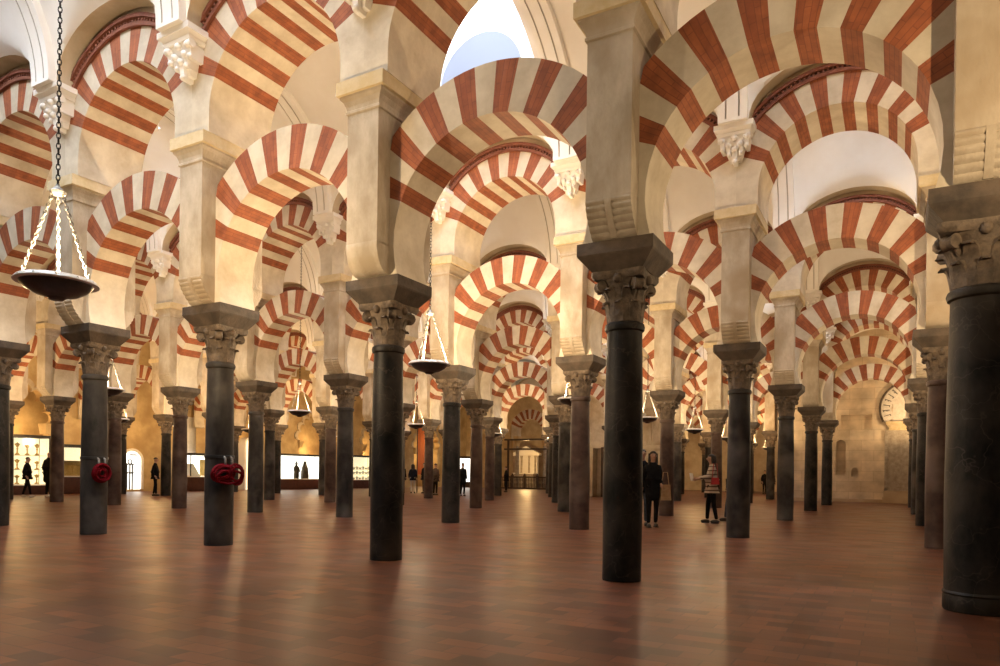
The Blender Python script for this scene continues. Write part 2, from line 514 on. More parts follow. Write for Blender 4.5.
def corbel_meshes(sgn):
    """white plaster bracket under a vault rib, on one face of a pier"""
    def Y(d): return sgn * (UT + d)
    def fr(b, w0, d0, z0, w1, d1, z1):
        ys0 = sorted((Y(-0.02), Y(d0))); ys1 = sorted((Y(-0.02), Y(d1)))
        b.frustum((-w0, w0, ys0[0], ys0[1], z0), (-w1, w1, ys1[0], ys1[1], z1))
    b = MB()
    fr(b, 0.10, 0.10, 7.02, 0.15, 0.15, 7.20)           # bell
    fr(b, 0.15, 0.15, 7.20, 0.25, 0.24, 7.44)
    for x, w, z0, z1, d in ((0, 0.055, 6.96, 7.22, 0.15), (-0.105, 0.045, 7.10, 7.30, 0.17), (0.105, 0.045, 7.10, 7.30, 0.17),
                            (-0.215, 0.05, 7.20, 7.40, 0.2), (0.215, 0.05, 7.20, 7.40, 0.2)):
        ys = sorted((Y(0.0), Y(d))); ys1 = sorted((Y(0.0), Y(d + 0.06)))
        b.frustum((x - w * 0.6, x + w * 0.6, ys[0], ys[1], z0), (x + -w, x + w, ys1[0], ys1[1], z1))
        b.ball((x, Y(d + 0.01), z0 + 0.03), (w * 0.85, 0.045, 0.045), 8, 5)
        b.ball((x, Y(d + 0.055), z1 - 0.02), (w * 1.15, 0.05, 0.05), 8, 5)
    for x in (-0.26, 0.26):                             # volutes
        b.tube([(x - 0.03, Y(0.22), 7.40), (x + 0.03, Y(0.22), 7.40)], 0.06, 10)
    b.ball((0, Y(0.25), 7.40), (0.06, 0.05, 0.05), 8, 5)
    br = b.mesh('bracket', [M['plaster']], True, 40)
    c = MB()
    fr(c, 0.28, 0.27, 7.44, 0.30, 0.29, 7.49)
    fr(c, 0.27, 0.26, 7.485, 0.33, 0.33, 7.55)
    fr(c, 0.35, 0.35, 7.55, 0.35, 0.35, 7.64)
    ab = c.mesh('abacus', [M['plaster']])
    return br, ab


def zmain(d):
    d = max(0.0, min(d, 2 * VH))
    return VZ + VR * sqrt(max(0.0, 1 - ((VH - d) / VH) ** 2))


def zlun(x, d):
    """x from the bay centre, d from the nearer springing line"""
    q = 1 - (x / LW) ** 2
    if q <= 0: return VZ
    return VZ + (0.92 + 0.95 * d) * sqrt(q)


def vault_z(x, d):
    return max(zmain(d), zlun(x, min(d, 2 * VH - d)) if abs(x) < LW else VZ)


V_DS = [VH * (1 - cos(pi / 2 * k / 14)) for k in range(15)]
V_DS = V_DS + [2 * VH - d for d in reversed(V_DS[:-1])]
V_XS = [-HB] + [LW * sin(pi * k / 20 - pi / 2) for k in range(21)] + [HB]


def opening_span(op):
    """grid lines that bound a roof opening (half width, near edge, far edge)"""
    hw, d0, d1 = op
    ks = [k for k in range(len(V_XS) - 1) if abs((V_XS[k] + V_XS[k + 1]) / 2) < hw]
    qs = [q for q in range(len(V_DS) - 1) if d0 < (V_DS[q] + V_DS[q + 1]) / 2 < d1]
    return ks[0], ks[-1] + 1, qs[0], qs[-1] + 1


def vault_mesh(y_arc, bays, openings):
    """groined plaster vault over one nave, left open at the skylights"""
    b = MB()
    y0 = y_arc + VY
    for i in bays:
        xc = -A * (i + 0.5)
        sp = opening_span(openings[i]) if i in openings else None
        for k in range(len(V_XS) - 1):
            xa, xb = V_XS[k], V_XS[k + 1]
            for q in range(len(V_DS) - 1):
                if sp and sp[0] <= k < sp[1] and sp[2] <= q < sp[3]: continue
                da, db = V_DS[q], V_DS[q + 1]
                b.quad((xc + xa, y0 + da, vault_z(xa, da)), (xc + xb, y0 + da, vault_z(xb, da)), (xc + xb, y0 + db, vault_z(xb, db)), (xc + xa, y0 + db, vault_z(xa, db)))
            # wall rib: soffit between vault edge and arcade wall
            for ya, yb in ((y_arc + UT - 0.03, y0), (y0 + 2 * VH, y_arc + B - UT + 0.03)):
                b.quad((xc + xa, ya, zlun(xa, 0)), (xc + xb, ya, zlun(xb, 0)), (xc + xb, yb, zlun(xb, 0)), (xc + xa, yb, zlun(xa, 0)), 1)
    return b.mesh('ceiling', [M['plaster'], M['recess']], True, 28)


def skylight_shaft(y_arc, i, op, top):
    """plaster shaft rising from an opening in the vault to the glazed top"""
    k0, k1, q0, q1 = opening_span(op); b = MB(); xc = -A * (i + 0.5); y0 = y_arc + VY
    for k in (k0, k1):
        for q in range(q0, q1):
            x, da, db = V_XS[k], V_DS[q], V_DS[q + 1]
            b.quad((xc + x, y0 + da, vault_z(x, da)), (xc + x, y0 + db, vault_z(x, db)), (xc + x, y0 + db, top), (xc + x, y0 + da, top))
    for q in (q0, q1):
        for k in range(k0, k1):
            d, xa, xb = V_DS[q], V_XS[k], V_XS[k + 1]
            b.quad((xc + xa, y0 + d, vault_z(xa, d)), (xc + xb, y0 + d, vault_z(xb, d)), (xc + xb, y0 + d, top), (xc + xa, y0 + d, top))
    return b, (xc + V_XS[k0], xc + V_XS[k1], y0 + V_DS[q0], y0 + V_DS[q1])


def rib_mesh(full=True):
    """transverse rib with two sunk grooves, springing from bracket to bracket (local y from the arcade)"""
    b = MB(); N = 40
    path = [(UT + 0.28 - 0.02, VZ - 0.02)]
    prof = []
    for k in range(N + 1):
        a = pi * k / N
        prof.append((VY + VH * (1 - cos(a)), VZ + VR * sin(a), -cos(a) / VH, -sin(a) / VR))
    segs = ((-0.26, -0.13, 0.0), (-0.13, -0.10, 0.03), (-0.10, 0.10, 0.0), (0.10, 0.13, 0.03), (0.13, 0.26, 0.0))
    def P(k, x, dep):
        y, z, nx, nz = prof[k]
        # inward direction of the barrel
        iy, iz = cos(pi * k / N), -sin(pi * k / N)
        off = 0.13 - dep
        return (x, y + iy * off, z + iz * off)
    def Q(k, x):
        y, z, nx, nz = prof[k]
        return (x, y, z + 0.02)
    for k in range(N):
        for x0, x1, d in segs:
            b.quad(P(k, x0, d), P(k, x1, d), P(k + 1, x1, d), P(k + 1, x0, d), 1 if d else 0)
        for x in (-0.13, -0.10, 0.10, 0.13):
            b.quad(P(k, x, 0), P(k, x, 0.03), P(k + 1, x, 0.03), P(k + 1, x, 0), 1)
        for x in (-0.26, 0.26):
            b.quad(P(k, x, 0), Q(k, x), Q(k + 1, x), P(k + 1, x, 0))
    # upright foot behind the springing
    for y0, y1 in ((UT - 0.02, VY + 0.13), (B - VY - 0.13, B - UT + 0.02)):
        b.box(-0.26, 0.26, y0, y1, VZ - 0.005, VZ + 0.05)
        b.box(-0.26, 0.26, min(y0, y1) if y0 < 2 else VY * 0 + y0 + 0.13, (VY + 0.0) if y0 < 2 else y1, VZ, VZ + 1.5)
    return b.mesh('transverse_rib', [M['plaster'], M['plaster_groove']], True, 30)


# ------------------------------------------------------------------ which bays exist
NODES = {0: range(-1, 7), 1: range(-1, 11), 2: range(-1, 11), 3: range(-1, 11), 4: range(-1, 9),
         5: range(2, 7), 6: range(2, 6), 7: range(2, 6)}
WALL_BAY = {1: 10, 2: 10, 3: 10}            # arches that run on from the last column into the wall of the chapels
ROWN = ['front', 'second', 'third', 'fourth', 'fifth', 'sixth', 'seventh', 'eighth']
ORD = ['first', 'second', 'third', 'fourth', 'fifth', 'sixth', 'seventh', 'eighth', 'ninth', 'tenth', 'eleventh', 'twelfth']
SHAFT = {(0, 0): 'black', (1, 0): 'black', (2, 0): 'black', (3, 0): 'grey', (4, 0): 'grey', (5, 0): 'black',
         (0, 1): 'rosy', (1, 1): 'grey', (2, 1): 'rosy', (3, 1): 'black', (4, 1): 'grey', (5, 1): 'grey', (6, 1): 'rosy', (7, 1): 'rosy', (8, 1): 'rosy',
         (0, 2): 'black', (1, 2): 'grey', (2, 2): 'rosy', (3, 2): 'grey', (4, 2): 'rosy', (5, 2): 'grey', (6, 2): 'rosy', (7, 2): 'grey', (9, 2): 'black',
         (1, 3): 'black', (2, 3): 'rosy', (3, 3): 'grey', (4, 3): 'black', (5, 3): 'rosy', (6, 3): 'rosy', (1, 4): 'black', (5, 4): 'black', (6, 4): 'black'}
ADJ = {'black': 'black marble', 'grey': 'dark grey marble', 'rosy': 'brownish marble'}

shaft_m = {}
for k in ('black', 'grey', 'rosy'):
    for r in (0.215, 0.265):
        me = shaft_mesh(r, 'shaft'); me.materials[0] = M[k]; shaft_m[k, r] = me
cap_m = {0.215: capital_mesh(0.215, 1), 0.265: capital_mesh(0.265, 2)}
imp_m = impost_mesh(); pier_m = pier_mesh()
roll_m = {(s, g): roll_corbel_mesh(s, g) for s in (True, False) for g in (1, -1)}
corn_m = cornice_mesh()
low_m = arch_mesh('horseshoe_arch', LZ, LRI, LRE, LT, HB - PW, -17.8)
up_m = arch_mesh('arch_ring', UZ, URI, URE, UT, HB, 0.0, legs=Z_CORN1)
hood_m = {g: hood_mesh(g) for g in (1, -1)}
corb_m = {g: corbel_meshes(g) for g in (1, -1)}
rib_m = rib_mesh()

TOR = None


def where(i, j):
    """which column, in words"""
    n = i - max(0, NODES[j][0])
    if i < 0: return 'hidden beyond the first of the %s row' % ROWN[j]
    return '%s from the right in the %s row' % (ORD[n], ROWN[j])


def between(i, j):
    n = i - max(0, NODES[j][0])
    if i < 0: return 'beyond the first column of the %s row' % ROWN[j]
    if i >= NODES[j][-1]: return 'from the last column of the %s row to the wall' % ROWN[j]
    return 'between the %s and %s columns of the %s row' % (ORD[n], ORD[n + 1], ROWN[j])


COLUMN_LABEL = {
    (0, 0): 'stout black marble column with pale veins and ringed foot, nearest of all',
    (1, 0): 'black marble column in front of the standing couple, with bulky dark capital',
    (3, 0): 'dark grey marble column with the larger red rope bundle hung on it',
    (4, 0): 'dark grey marble column with the smaller round red rope coil on it',
    (2, 0): 'black marble column under a smooth rounded corbel, third from the right in the front row',
    (5, 0): 'black marble column cut by the left edge, sixth in the front row',
}

for j, rng in NODES.items():
    y = B * j
    for i in rng:
        x = -A * i
        big = (i, j) == (0, 0)
        r = 0.265 if big else 0.215
        kind = SHAFT.get((i, j), 'grey' if (i + j) % 2 else 'black')
        c = link('marble_column', None, loc=(x, y, 0))
        tag(c, COLUMN_LABEL.get((i, j), '%s column, %s' % (ADJ[kind], where(i, j))), 'column', 'marble columns of the hypostyle hall')
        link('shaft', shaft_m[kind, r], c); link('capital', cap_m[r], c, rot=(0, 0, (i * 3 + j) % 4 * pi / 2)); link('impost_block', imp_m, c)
        if big:
            b = MB(); b.lathe([(0.268, 0), (0.276, 0.02), (0.276, 0.13), (0.272, 0.145), (0.28, 0.16), (0.272, 0.175), (0.266, 0.18)], 32)
            link('base', b.mesh('base', [M['black']], True, 35), c)
        p = link('masonry_pier', None, loc=(x, y, 0))
        tag(p, 'beige stone pier on the column %s' % where(i, j), 'pier', 'stone piers over the columns')
        link('pier_shaft', pier_m, p)
        sm = (i + 2 * j) % 5 == 2
        link('roll_corbel', roll_m[sm, 1], p); link('roll_corbel', roll_m[sm, -1], p)
        link('cornice', corn_m, p)
        w = link('vault_bracket', None, loc=(x, y, 0))
        tag(w, 'white plaster bracket above the column %s' % where(i, j), 'bracket', 'white plaster vault brackets')
        link('bracket', corb_m[-1][0], w); link('abacus', corb_m[-1][1], w)
    for i in list(rng)[:-1] + ([WALL_BAY[j]] if j in WALL_BAY else []):
        x = -A * (i + 0.5)
        a = link('horseshoe_arch', low_m, loc=(x, y, 0))
        tag(a, 'striped lower horseshoe arch %s' % between(i, j), 'arch', 'lower horseshoe arches')
        u = link('upper_arch', up_m, loc=(x, y, 0))
        tag(u, 'striped upper round arch %s' % between(i, j), 'arch', 'upper round arches')
        for g in (1, -1): link('hood_moulding', hood_m[g], u)
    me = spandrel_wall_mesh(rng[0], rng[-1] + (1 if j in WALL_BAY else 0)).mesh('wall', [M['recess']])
    struct('wall_over_arcade', me, 'plaster wall above the %s row of arches' % ROWN[j]).location.y = y

# naves: nave n lies between row n and row n+1
SKY = {-1: {2, 3, 4}, 0: {0, 2, 5}, 1: {0, 4, 7}, 2: {3, 6}, 3: {1, 4, 7}, 4: {3, 6}, 5: {4}, 6: {6}}
NAVE = {-1: range(-1, 6), 0: range(-1, 11), 1: range(-1, 11), 2: range(-1, 11), 3: range(-1, 11), 4: range(-1, 11), 5: range(2, 11), 6: range(2, 11)}
sky_glass = emat('skylight_daylight', (0.72, 0.83, 1.0), 24.0)
OPEN = {}
for n in SKY:
    OPEN[n] = {i: (0.85, VH - 0.8, VH + 0.8) for i in SKY[n]}
OPEN[0][2] = (1.2, 1.42, 4.3)               # the big lantern past the third column
M['lantern_pane'] = emat('lantern_blue_pane', (0.62, 0.70, 0.92), 0.9)
M['lantern_pane'].node_tree.nodes['Principled BSDF'].inputs['Base Color'].default_value = (0.01, 0.01, 0.012, 1)
M['lantern_pane'].node_tree.nodes['Principled BSDF'].inputs['Specular IOR Level'].default_value = 0.1
sky_bright = emat('skylight_bright_daylight', (0.78, 0.87, 1.0), 36.0)
sky_fill = emat('added_skylight_fill', (0.80, 0.87, 1.0), 12.0)  # unseen skylight over the first bay, added to brighten the vault
wn = 0
for n, bays in NAVE.items():
    me = vault_mesh(B * n, bays, OPEN[n])
    cl = struct('ceiling', me, 'white plaster vault over one nave')
    for i in list(bays) + [bays[-1] + 1]:
        link('transverse_rib', rib_m, cl, loc=(-A * i, B * n, 0))
    for i in SKY[n]:
        if i not in bays: continue
        wn += 1
        big = (n, i) == (0, 2)
        top = VZ + VR + (1.5 if big else 0.55)
        b, (x0, x1, y0, y1) = skylight_shaft(B * n, i, OPEN[n][i], top)
        w = struct('window_%d' % wn, b.mesh('window', [M['plaster']]), 'skylight shaft in the vault')
        g = MB(); g.box(x0 - .02, x1 + .02, y0 - .02, y1 + .02, top - 0.03, top)
        link('pane', g.mesh('pane', [sky_bright if n == -1 else sky_fill if (n, i) == (0, 0) else sky_glass]), w)
        if big:                              # round headed pane in the far wall of the lantern
            g = MB(); xm = (x0 + x1) / 2 - 0.12; zc = 9.48
            n0 = len(g.v); out = [(xm + 1.0 * cos(pi * k / 24), zc + 1.0 * sin(pi * k / 24)) for k in range(25)] + [(xm - 1.0, 9.0), (xm + 1.0, 9.0)]
            out = [(min(max(x, x0 + .02), x1 - .02), z) for x, z in out]
            g.v += [(x, y1 - 0.03, z) for x, z in out]; g.f.append(tuple(range(len(out)))); g.m.append(0)
            link('arched_pane', g.mesh('arched_pane', [M['lantern_pane']]), w)

# ------------------------------------------------------------------ floor, far walls
XW = -36.45                       # face of the chapel wall
M['gold'] = mat('golden_stone', (0.46, 0.32, 0.15), (0.62, 0.46, 0.24), 1.4, 0.85, 0.25, 8, c3=(0.38, 0.25, 0.11), s3=0.8)
M['dark_gap'] = mat('dark_recess', (0.10, 0.07, 0.045), (0.15, 0.11, 0.07), 3, 0.9)
M['oak'] = mat('dark_oak', (0.03, 0.014, 0.008), (0.065, 0.03, 0.016), 5, 0.5, 0.1, stretch=(1, 1, 6))
M['redwood'] = mat('dark_red_wood', (0.045, 0.012, 0.008), (0.08, 0.022, 0.013), 5, 0.45)
M['blackmetal'] = mat('black_frame', (0.012, 0.011, 0.01), (0.025, 0.022, 0.02), 8, 0.4)
M['lit_white'] = emat('lit_white_panel', (1.0, 0.97, 0.88), 2.6)
M['lit_cream'] = emat('lit_cream_panel', (1.0, 0.86, 0.58), 1.1)
M['gilt'] = mat('gilt', (0.55, 0.36, 0.10), (0.78, 0.56, 0.22), 18, 0.32, metallic=0.8)
M['whiteware'] = mat('white_ware', (0.75, 0.73, 0.68), (0.85, 0.83, 0.79), 9, 0.4)
M['darkbronze'] = mat('dark_bronze', (0.035, 0.028, 0.02), (0.08, 0.06, 0.04), 10, 0.4, metallic=0.5)
M['orange_cloth'] = mat('orange_cloth', (0.62, 0.17, 0.045), (0.75, 0.24, 0.07), 6, 0.8, stretch=(4, 4, 0.3))
M['paper'] = mat('paper', (0.75, 0.73, 0.68), (0.82, 0.80, 0.76), 6, 0.7)
M['ink'] = mat('ink', (0.02, 0.018, 0.016), (0.03, 0.028, 0.025), 6, 0.7)
M['ashlar'] = brick_mat('ashlar_wall', (0.64, 0.53, 0.385), (0.57, 0.46, 0.32), (0.42, 0.33, 0.22), 1.1, 0.52, 0.008, 0.85, uv=True, scale_noise=1.6, bump=0.15)
M['door_stone'] = mat('door_stone', (0.30, 0.25, 0.19), (0.46, 0.40, 0.32), 5, 0.8, 0.3, 18)
M['portal'] = mat('portal_stucco', (0.62, 0.56, 0.48), (0.75, 0.70, 0.62), 9, 0.8, 0.3, 26)


def thin_glass():
    m = bpy.data.materials.new('case_glass'); m.use_nodes = True; nt = m.node_tree
    for n in list(nt.nodes): nt.nodes.remove(n)
    o = nt.nodes.new('ShaderNodeOutputMaterial'); mx = nt.nodes.new('ShaderNodeMixShader')
    t = nt.nodes.new('ShaderNodeBsdfTransparent'); g = nt.nodes.new('ShaderNodeBsdfGlossy'); g.inputs['Roughness'].default_value = 0.05
    t.inputs[0].default_value = (0.93, 0.95, 0.94, 1); mx.inputs[0].default_value = 0.07
    nt.links.new(t.outputs[0], mx.inputs[1]); nt.links.new(g.outputs[0], mx.inputs[2]); nt.links.new(mx.outputs[0], o.inputs[0])
    return m


M['glass'] = thin_glass()


def wall_quads(b, pts_lo, pts_hi, y):
    for (x0, z0), (x1, z1), (x2, z2), (x3, z3) in zip(pts_lo[:-1], pts_lo[1:], pts_hi[1:], pts_hi[:-1]):
        b.quad((x0, y, z0), (x1, y, z1), (x2, y, z2), (x3, y, z3), 0, [(x0, z0), (x1, z1), (x2, z2), (x3, z3)])


b = MB(); b.quad((-44, -14, 0), (12, -14, 0), (12, 66, 0), (-44, 66, 0))
struct('floor', b.mesh('floor', [M['floor']]), 'terracotta tiled floor')

YR = 32.4
# wall closing the aisles: a flat ashlar face with a round headed niche, a small niche and a shallow oblong recess
def holed_wall(x0, x1, y, z1, holes, depth=0.9):
    """grid wall; holes = (xa, xb, za, zb, arched, depth)"""
    b = MB()
    xs = sorted({x0, x1, *[h[0] for h in holes], *[h[1] for h in holes]}); zs = sorted({0.0, z1, *[h[2] for h in holes], *[h[3] for h in holes]})
    for xa, xb in zip(xs[:-1], xs[1:]):
        for za, zb in zip(zs[:-1], zs[1:]):
            cx, cz = (xa + xb) / 2, (za + zb) / 2
            if any(h[0] < cx < h[1] and h[2] < cz < h[3] for h in holes): continue
            b.quad((xa, y, za), (xb, y, za), (xb, y, zb), (xa, y, zb), 0, [(xa, za), (xb, za), (xb, zb), (xa, zb)])
    for xa, xb, za, zb, arched, dp in holes:
        yb = y + dp
        if arched:
            r = (xb - xa) / 2; xm = (xa + xb) / 2; zc = zb - r
            arc = [(xm + r * cos(pi * k / 14), zc + r * sin(pi * k / 14)) for k in range(15)]
            outline = [(xb, za)] + arc + [(xa, za)]
            for k in range(14):
                (p, q), (p2, q2) = arc[k], arc[k + 1]
                b.quad((p, y, q), (p2, y, q2), (p2, y, zb), (p, y, zb), 0, [(p, q), (p2, q2), (p2, zb), (p, zb)])
        else:
            outline = [(xb, za), (xb, zb), (xa, zb), (xa, za)]
        n = len(outline)
        for k in range(n):
            (p, q), (p2, q2) = outline[k], outline[(k + 1) % n]
            b.quad((p, y, q), (p2, y, q2), (p2, yb, q2), (p, yb, q), 0, [(p, q), (p2, q2), (p2 + .3, q2), (p + .3, q)])
        base = len(b.v); b.v += [(p, yb, q) for p, q in outline]; b.f.append(tuple(base + k for k in range(n))); b.m.append(0)
        b.uv[len(b.f) - 1] = [(p, q) for p, q in outline]
    b.box(x0, x1, y + depth, y + depth + 0.1, 0, z1)
    b.quad((x0, y, 0), (x0, y + depth, 0), (x0, y + depth, z1), (x0, y, z1)); b.quad((x1, y, 0), (x1, y + depth, 0), (x1, y + depth, z1), (x1, y, z1))
    return b


b = holed_wall(-6.15, 8, YR, 10.4, [(-3.36, -2.90, 1.36, 3.14, True, 0.45), (-2.62, -2.32, 1.28, 1.74, True, 0.35), (-3.15, -1.75, 3.68, 4.40, False, 0.22)])
struct('wall_right', b.mesh('wall', [M['ashlar']]), 'ashlar wall with niches closing the right hand aisles')
b = MB(); b.box(-6.15, 8, YR - 0.05, YR + 0.02, 0, 0.16)
struct('baseboard_right', b.mesh('baseboard', [M['wall']]), 'low stone plinth of the ashlar wall')

# blind portal in that wall: horseshoe hood with a lettered band, panelled stone door
p = link('blind_portal', None, loc=(-0.05, YR, 0))
tag(p, 'pale carved blind portal with lettered horseshoe band in the ashlar wall', 'portal')
def arc_band(b, ri, re, zc, y0, y1, a0, a1, n, mi=0):
    for k in range(n):
        q0, q1 = radians(a0 + (a1 - a0) * k / n), radians(a0 + (a1 - a0) * (k + 1) / n)
        c = [(r * cos(a), r * sin(a) + zc) for r in (ri, re) for a in (q0, q1)]
        (i0, i1, o0, o1) = c
        for y in (y0, y1): b.quad((i0[0], y, i0[1]), (o0[0], y, o0[1]), (o1[0], y, o1[1]), (i1[0], y, i1[1]), mi)
        b.quad((i0[0], y0, i0[1]), (i0[0], y1, i0[1]), (i1[0], y1, i1[1]), (i1[0], y0, i1[1]), mi)
        b.quad((o0[0], y0, o0[1]), (o0[0], y1, o0[1]), (o1[0], y1, o1[1]), (o1[0], y0, o1[1]), mi)
b = MB(); arc_band(b, 0.84, 1.30, 4.65, -0.10, 0.0, -32, 212, 30)
band = link('arch_band', b.mesh('arch_band', [M['portal']]), p)
b = MB(); arc_band(b, 1.30, 1.40, 4.65, -0.14, 0.0, -28, 208, 30)
link('arch_hood', b.mesh('arch_hood', [M['impost']]), p)
b = MB()                                    # raised letter-like strokes along the band
for k in range(17):
    a = radians(-18 + 216 * k / 16); u = Vector((cos(a), 0, sin(a))); t = Vector((-sin(a), 0, cos(a))); c = u * 1.07 + Vector((0, -0.11, 4.65))
    b.obox(c, (u, t, Vector((0, 1, 0))), (0.15, 0.014, 0.012))
    if k % 2: b.obox(c + t * 0.035 + u * 0.12, (u, t, Vector((0, 1, 0))), (0.014, 0.035, 0.012)); b.obox(c + t * 0.03 - u * 0.02, (u, t, Vector((0, 1, 0))), (0.012, 0.028, 0.012))
    else: b.obox(c + t * 0.035 - u * 0.13, (u, t, Vector((0, 1, 0))), (0.014, 0.04, 0.012))
link('lettering', b.mesh('lettering', [M['ink']]), band)
b = MB(); b.box(-0.8, 0.8, -0.03, 0.0, 4.0, 5.4); link('tympanum', b.mesh('tympanum', [M['portal']]), p)
b = MB(); b.frustum((-0.95, 0.95, -0.16, 0, 3.72), (-1.05, 1.05, -0.22, 0, 3.86)); b.box(-1.08, 1.08, -0.24, 0, 3.86, 4.02); b.box(-0.95, 0.95, -0.14, 0, 3.58, 3.72)
link('lintel', b.mesh('lintel', [M['ochre']]), p)
b = MB()
for x in (-1.12, 1.0): b.box(x, x + 0.12, -0.12, 0, 0.55, 3.58)
b.box(-1.12, 1.12, -0.12, 0, 0.62, 0.74)
link('door_frame', b.mesh('door_frame', [M['door_stone']]), p)
b = MB(); b.box(-1.0, 1.0, -0.05, 0, 0.74, 3.58)
for z0, z1 in ((0.9, 1.9), (2.05, 3.42)):
    for x0 in (-0.9, -0.42, 0.06, 0.54): b.frustum((x0, x0 + 0.36, -0.051, -0.05, z0), (x0, x0 + 0.36, -0.051, -0.05, z1)); b.box(x0 + 0.05, x0 + 0.31, -0.085, -0.05, z0 + 0.06, z1 - 0.06)
link('door_leaf', b.mesh('door_leaf', [M['door_stone']]), p)
b = MB(); b.box(-1.2, 1.2, -0.35, 0, 0.0, 0.3); b.box(-1.15, 1.15, -0.18, 0, 0.3, 0.6); link('step', b.mesh('step', [M['wall']]), p)

# chapel block in the middle distance
def tint_box(name, x0, x1, y0, y1, z0, z1, m, label):
    b = MB(); b.box(x0, x1, y0, y1, z0, z1); return struct(name, b.mesh(name, [m]), label)
b = holed_wall(-16.0, -11.55, 29.7, 10.2, [(-15.5, -14.95, 0.0, 2.7, False, 0.7)], 2.3)
struct('wall_chapel', b.mesh('wall', [M['cream']]), 'plain wall of the chapel block between the arcades')
b = MB(); b.box(-14.9, -11.5, 29.6, 29.72, 2.52, 2.66); b.box(-14.9, -11.5, 29.62, 29.72, 4.7, 4.86)
for k in range(6): b.box(-14.8 + k * 0.55, -14.35 + k * 0.55, 29.66, 29.72, 2.85, 4.5)
struct('trim_1', b.mesh('trim', [M['stone']]), 'carved stone band on the chapel block')
tint_box('trim_2', -14.95, -14.83, 29.55, 29.72, 0, 2.75, M['oak'], 'dark post beside the chapel opening')

# chapel wall with lobed arches
def lobed_panel(yc, hw, name, n_lobes=9):
    """wall panel across one nave with a many-lobed arch opening"""
    b = MB(); t = 0.5; y0, y1 = yc - B / 2, yc + B / 2; zs, top = 3.35, 10.4
    pts = []
    R = hw
    for l in range(n_lobes):
        a0, a1 = pi * l / n_lobes, pi * (l + 1) / n_lobes
        p0 = Vector((R * cos(a0), R * 0.95 * sin(a0))); p1 = Vector((R * cos(a1), R * 0.95 * sin(a1)))
        c = (p0 + p1) / 2; rr = (p1 - p0).length / 2; ang = math.atan2(p0.y - c.y, p0.x - c.x)
        for q in range(6): pts.append((c.x + rr * cos(ang + pi * q / 6), c.y + rr * sin(ang + pi * q / 6)))
    pts.append((-R, 0))
    pts = [(yc + u, zs + v) for u, v in pts]
    outline = [(y1, 0), (y1, top), (y0, top), (y0, 0), (yc - hw, 0)] + list(reversed(pts)) + [(yc + hw, 0)]
    for x in (XW, XW - t):
        n0 = len(b.v); b.v += [(x, y, z) for y, z in outline]; b.f.append(tuple(range(n0, n0 + len(outline)))); b.m.append(0)
    for (ya, za), (yb, zb) in zip(pts[:-1], pts[1:]): b.quad((XW, ya, za), (XW - t, ya, za), (XW - t, yb, zb), (XW, yb, zb))
    for y in (yc - hw, yc + hw): b.quad((XW, y, 0), (XW - t, y, 0), (XW - t, y, zs), (XW, y, zs))
    ctr = Vector((yc, zs))       # raised archivolt following the lobes
    for (ya, za), (yb, zb) in zip(pts[:-1], pts[1:]):
        oa, ob = [ctr + (Vector(p) - ctr) * 1.13 for p in ((ya, za), (yb, zb))]
        b.quad((XW + .1, ya, za), (XW + .1, yb, zb), (XW + .1, ob.x, ob.y), (XW + .1, oa.x, oa.y), 1)
        b.quad((XW, oa.x, oa.y), (XW, ob.x, ob.y), (XW + .1, ob.x, ob.y), (XW + .1, oa.x, oa.y), 1)
        b.quad((XW, ya, za), (XW, yb, zb), (XW + .1, yb, zb), (XW + .1, ya, za), 1)
    for sg in (-1, 1):          # carved impost blocks where the lobes spring
        ys = sorted((yc + sg * (hw - 0.22), yc + sg * (hw + 0.12))); b.frustum((XW - t, XW + 0.10, ys[0] + 0.05, ys[1] - 0.05, zs - 0.5), (XW - t, XW + 0.2, ys[0] - 0.02, ys[1] + 0.02, zs - 0.1)); b.box(XW - t, XW + 0.22, ys[0] - 0.04, ys[1] + 0.04, zs - 0.1, zs)
    return b


for k, n in enumerate((0, 1, 3, 4, 5, 6)):
    struct('wall_left_%d' % (k + 1), lobed_panel(B * (n + 0.5), 1.75, 'wall').mesh('wall', [M['gold'], M['recess']]), 'golden wall with a many-lobed arch opening')
b = MB(); b.box(XW - 0.8, XW - 0.35, B * 2, B * 3, 0, 10.4)
struct('wall_left_7', b.mesh('wall', [M['gold']]), 'golden wall with the lit arched doorway')
b = MB(); b.box(-39.6, -38.9, -2, 62, 0, 10.5)
struct('wall_left_8', b.mesh('wall', [M['gold']]), 'back wall of the chapels')
b = MB(); b.box(-40, 0, 56, 56.8, 0, 10.5)
struct('wall_back', b.mesh('wall', [M['wall']]), 'stone wall at the far end')


